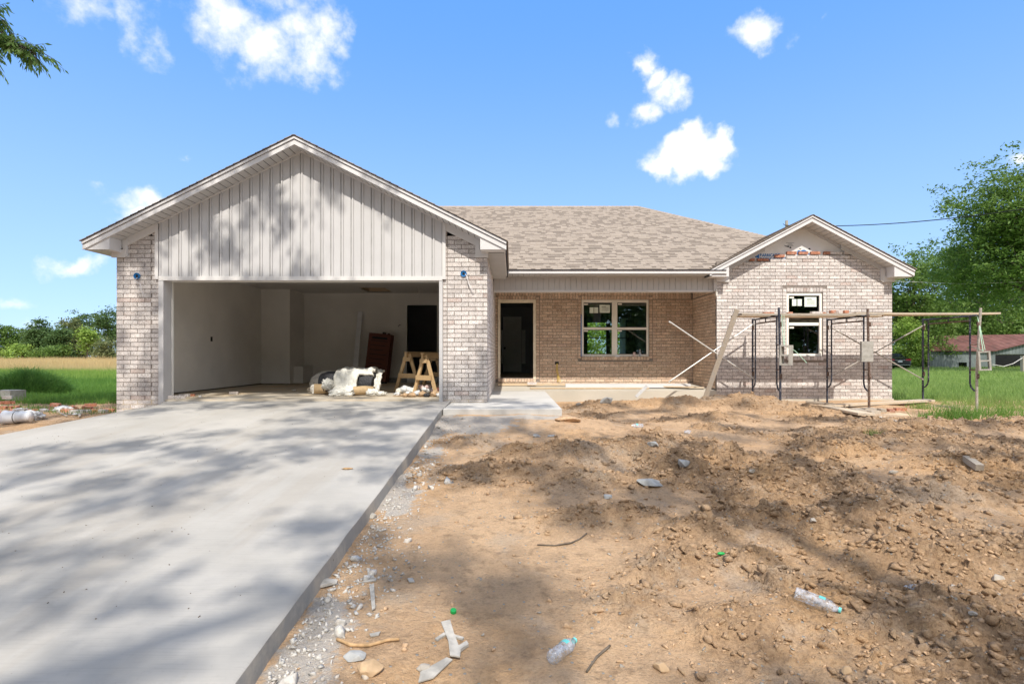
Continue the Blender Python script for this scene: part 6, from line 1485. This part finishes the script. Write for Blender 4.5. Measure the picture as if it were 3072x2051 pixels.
wh = ['stacked at the far left', 'in the small stack by the left picture edge', 'on the soil near the white bucket', 'by the crumpled white sheet', 'in the middle of the brick scatter', 'between the scatter and the pier', 'close to the brick pier']
tones = ['whitewashed brick', 'red clay brick']
def pos_words(i, px, py): return f"{'upper' if py < 1232 else 'lower'}"
used = {}
for i, (px, py, rz, dz, ry) in enumerate(LB):
    x, y, z = lg(px, py+3); mt = me_w if i in (7, 12, 14, 22, 23, 32) else me_r
    o = bpy.data.objects.new('clay_brick', me_r if mt is me_r else me_w); COL.objects.link(o); o.location = (x, y, z+dz-.01); o.rotation_euler = (ry*.6, ry, rz); sc_ = random.Random(i).uniform(.7, 1.15); o.scale = (sc_, 1, 1)
    tag(o, None, 'brick', 'bricks scattered left of the drive')
    LBL = ['front left brick in the small stack at the left picture edge','second front brick in the small stack at the left edge','third front brick in the small stack at the left edge','rightmost brick of the small stack at the left edge','left brick on the second layer of the small stack','right brick on the second layer of the small stack','brick cut by the left picture edge','pale brick topping the small stack',
     'tilted red brick above the bucket','red brick lying crosswise above the crumpled sheet','orange tilted brick behind the crumpled sheet','red brick right behind the crumpled sheet','long whitewashed brick above the bucket','red brick between the crumpled sheet and the scatter','whitewashed brick slanting right of the crumpled sheet',
     'crosswise brick at the left of the middle scatter','tilted brick in the middle scatter','brick in the centre of the middle scatter','topmost brick of the middle scatter','brick at the right of the middle scatter','brick just left of the white bag','tilted brick right of the white bag',
     'whitewashed brick right of the white bag','long pale brick before the grassy edge','crosswise brick left of the dark stack','tilted brick under the dark brick','dark brick perched near the grass','steeply tilted brick left of the pier','red brick left of the last row','crosswise red brick near the pier','last red brick before the pier','upended brick in the grass edge','pale slanting brick along the drive edge by the pier','broken brick below the small stack']
    o['label'] = LBL[i]
e = empty('bucket', (0,0,0), 'two nested white buckets lying on their side at the left edge', 'bucket'); x, y, z = lg(14, 1276); e.location = (x, y, z+.10); e.rotation_euler = (0, R(88), R(8))
MB().lathe([(0,0),(.115,0),(.105,.03),(.092,.20)], 24).build('bucket_body', M['bucket'], e, smooth=True, local=True); MB().lathe([(.098,.165),(.10,.17),(.098,.175)], 20).build('dark_ring', M['dark'], e, local=True); MB().lathe([(.085,.19),(.078,.36),(.084,.37),(.0,.37)], 24).build('inner_bucket', M['bucket'], e, smooth=True, local=True)
for (px, py, r_, lab, sd_, mt) in [(78,1262,(.26,.15,.11),'big crumpled white plastic sheet beside the buckets',71,'cloth'),(98,1262,(.20,.13,.10),'second crumpled lobe of white plastic, farther right',72,'cloth'),(190,1242,(.20,.14,.10),'white plastic bag in the middle of the scattered bricks',73,'cloth'),(66,1228,(.20,.08,.03),'flat pale plastic scrap behind the bricks',74,'cloth'),(184,1221,(.16,.06,.025),'thin pale plastic scrap at the grass edge',75,'cloth'),(222,1236,(.07,.05,.03),'small white scrap right of the plastic bag',76,'cloth'),(229,1250,(.09,.05,.02),'white cup shard near the drive edge',77,'cloth')]:
    x, y, z = lg(px, py+6); r_ = tuple(v*.78 for v in r_); blobmesh('plastic_sheet', (x, y, z+r_[2]*.5), r_, mt, sd_, amp=.55, freq=3.5, sub=4, label=lab, cat='plastic sheet', group='white plastic rubbish left of the drive')
for i, (a_, b_) in enumerate([((165,1248),(200,1262)),((180,1245),(210,1258)),((238,1262),(242,1246))]):
    xa, ya, za = lg(*a_); xb, yb, zb = lg(*b_); tag(MB().bar((xa,ya,za+.03), (xb,yb,zb+.02), .03, .015).build('wood_stake', M['plank_old']), ['left thin stake under the white bag', 'right thin stake under the white bag', 'short pale stake at the drive edge'][i], 'stake', 'thin stakes left of the drive')
# the overgrown clump
e = empty('weed_clump', (-12.2, 14.4, -.33), 'big arching dark green weed clump at the left picture edge', 'weeds'); rg = np.random.default_rng(5); n = 15000
cx, cy = gp(30, 1196); a = rg.uniform(0, 6.283, n); r_ = rg.random(n)**.6; P = np.stack([cx-.35+np.cos(a)*r_*1.05, cy+.9+np.sin(a)*r_*.7, np.full(n, -.34)+ .55*np.sqrt(np.clip(1-r_**2, 0, 1))*rg.random(n)], 1)
blades('clump_leaves', P, rg.uniform(.16, .42, n)*(1.1-.4*r_), rg.uniform(.007, .014, n), leaf_mat('clump_leaf', (.055,.14,.03), (.11,.22,.045), trans=.4), 9, 1.9, kind='stuff', seg=2, parent=e)
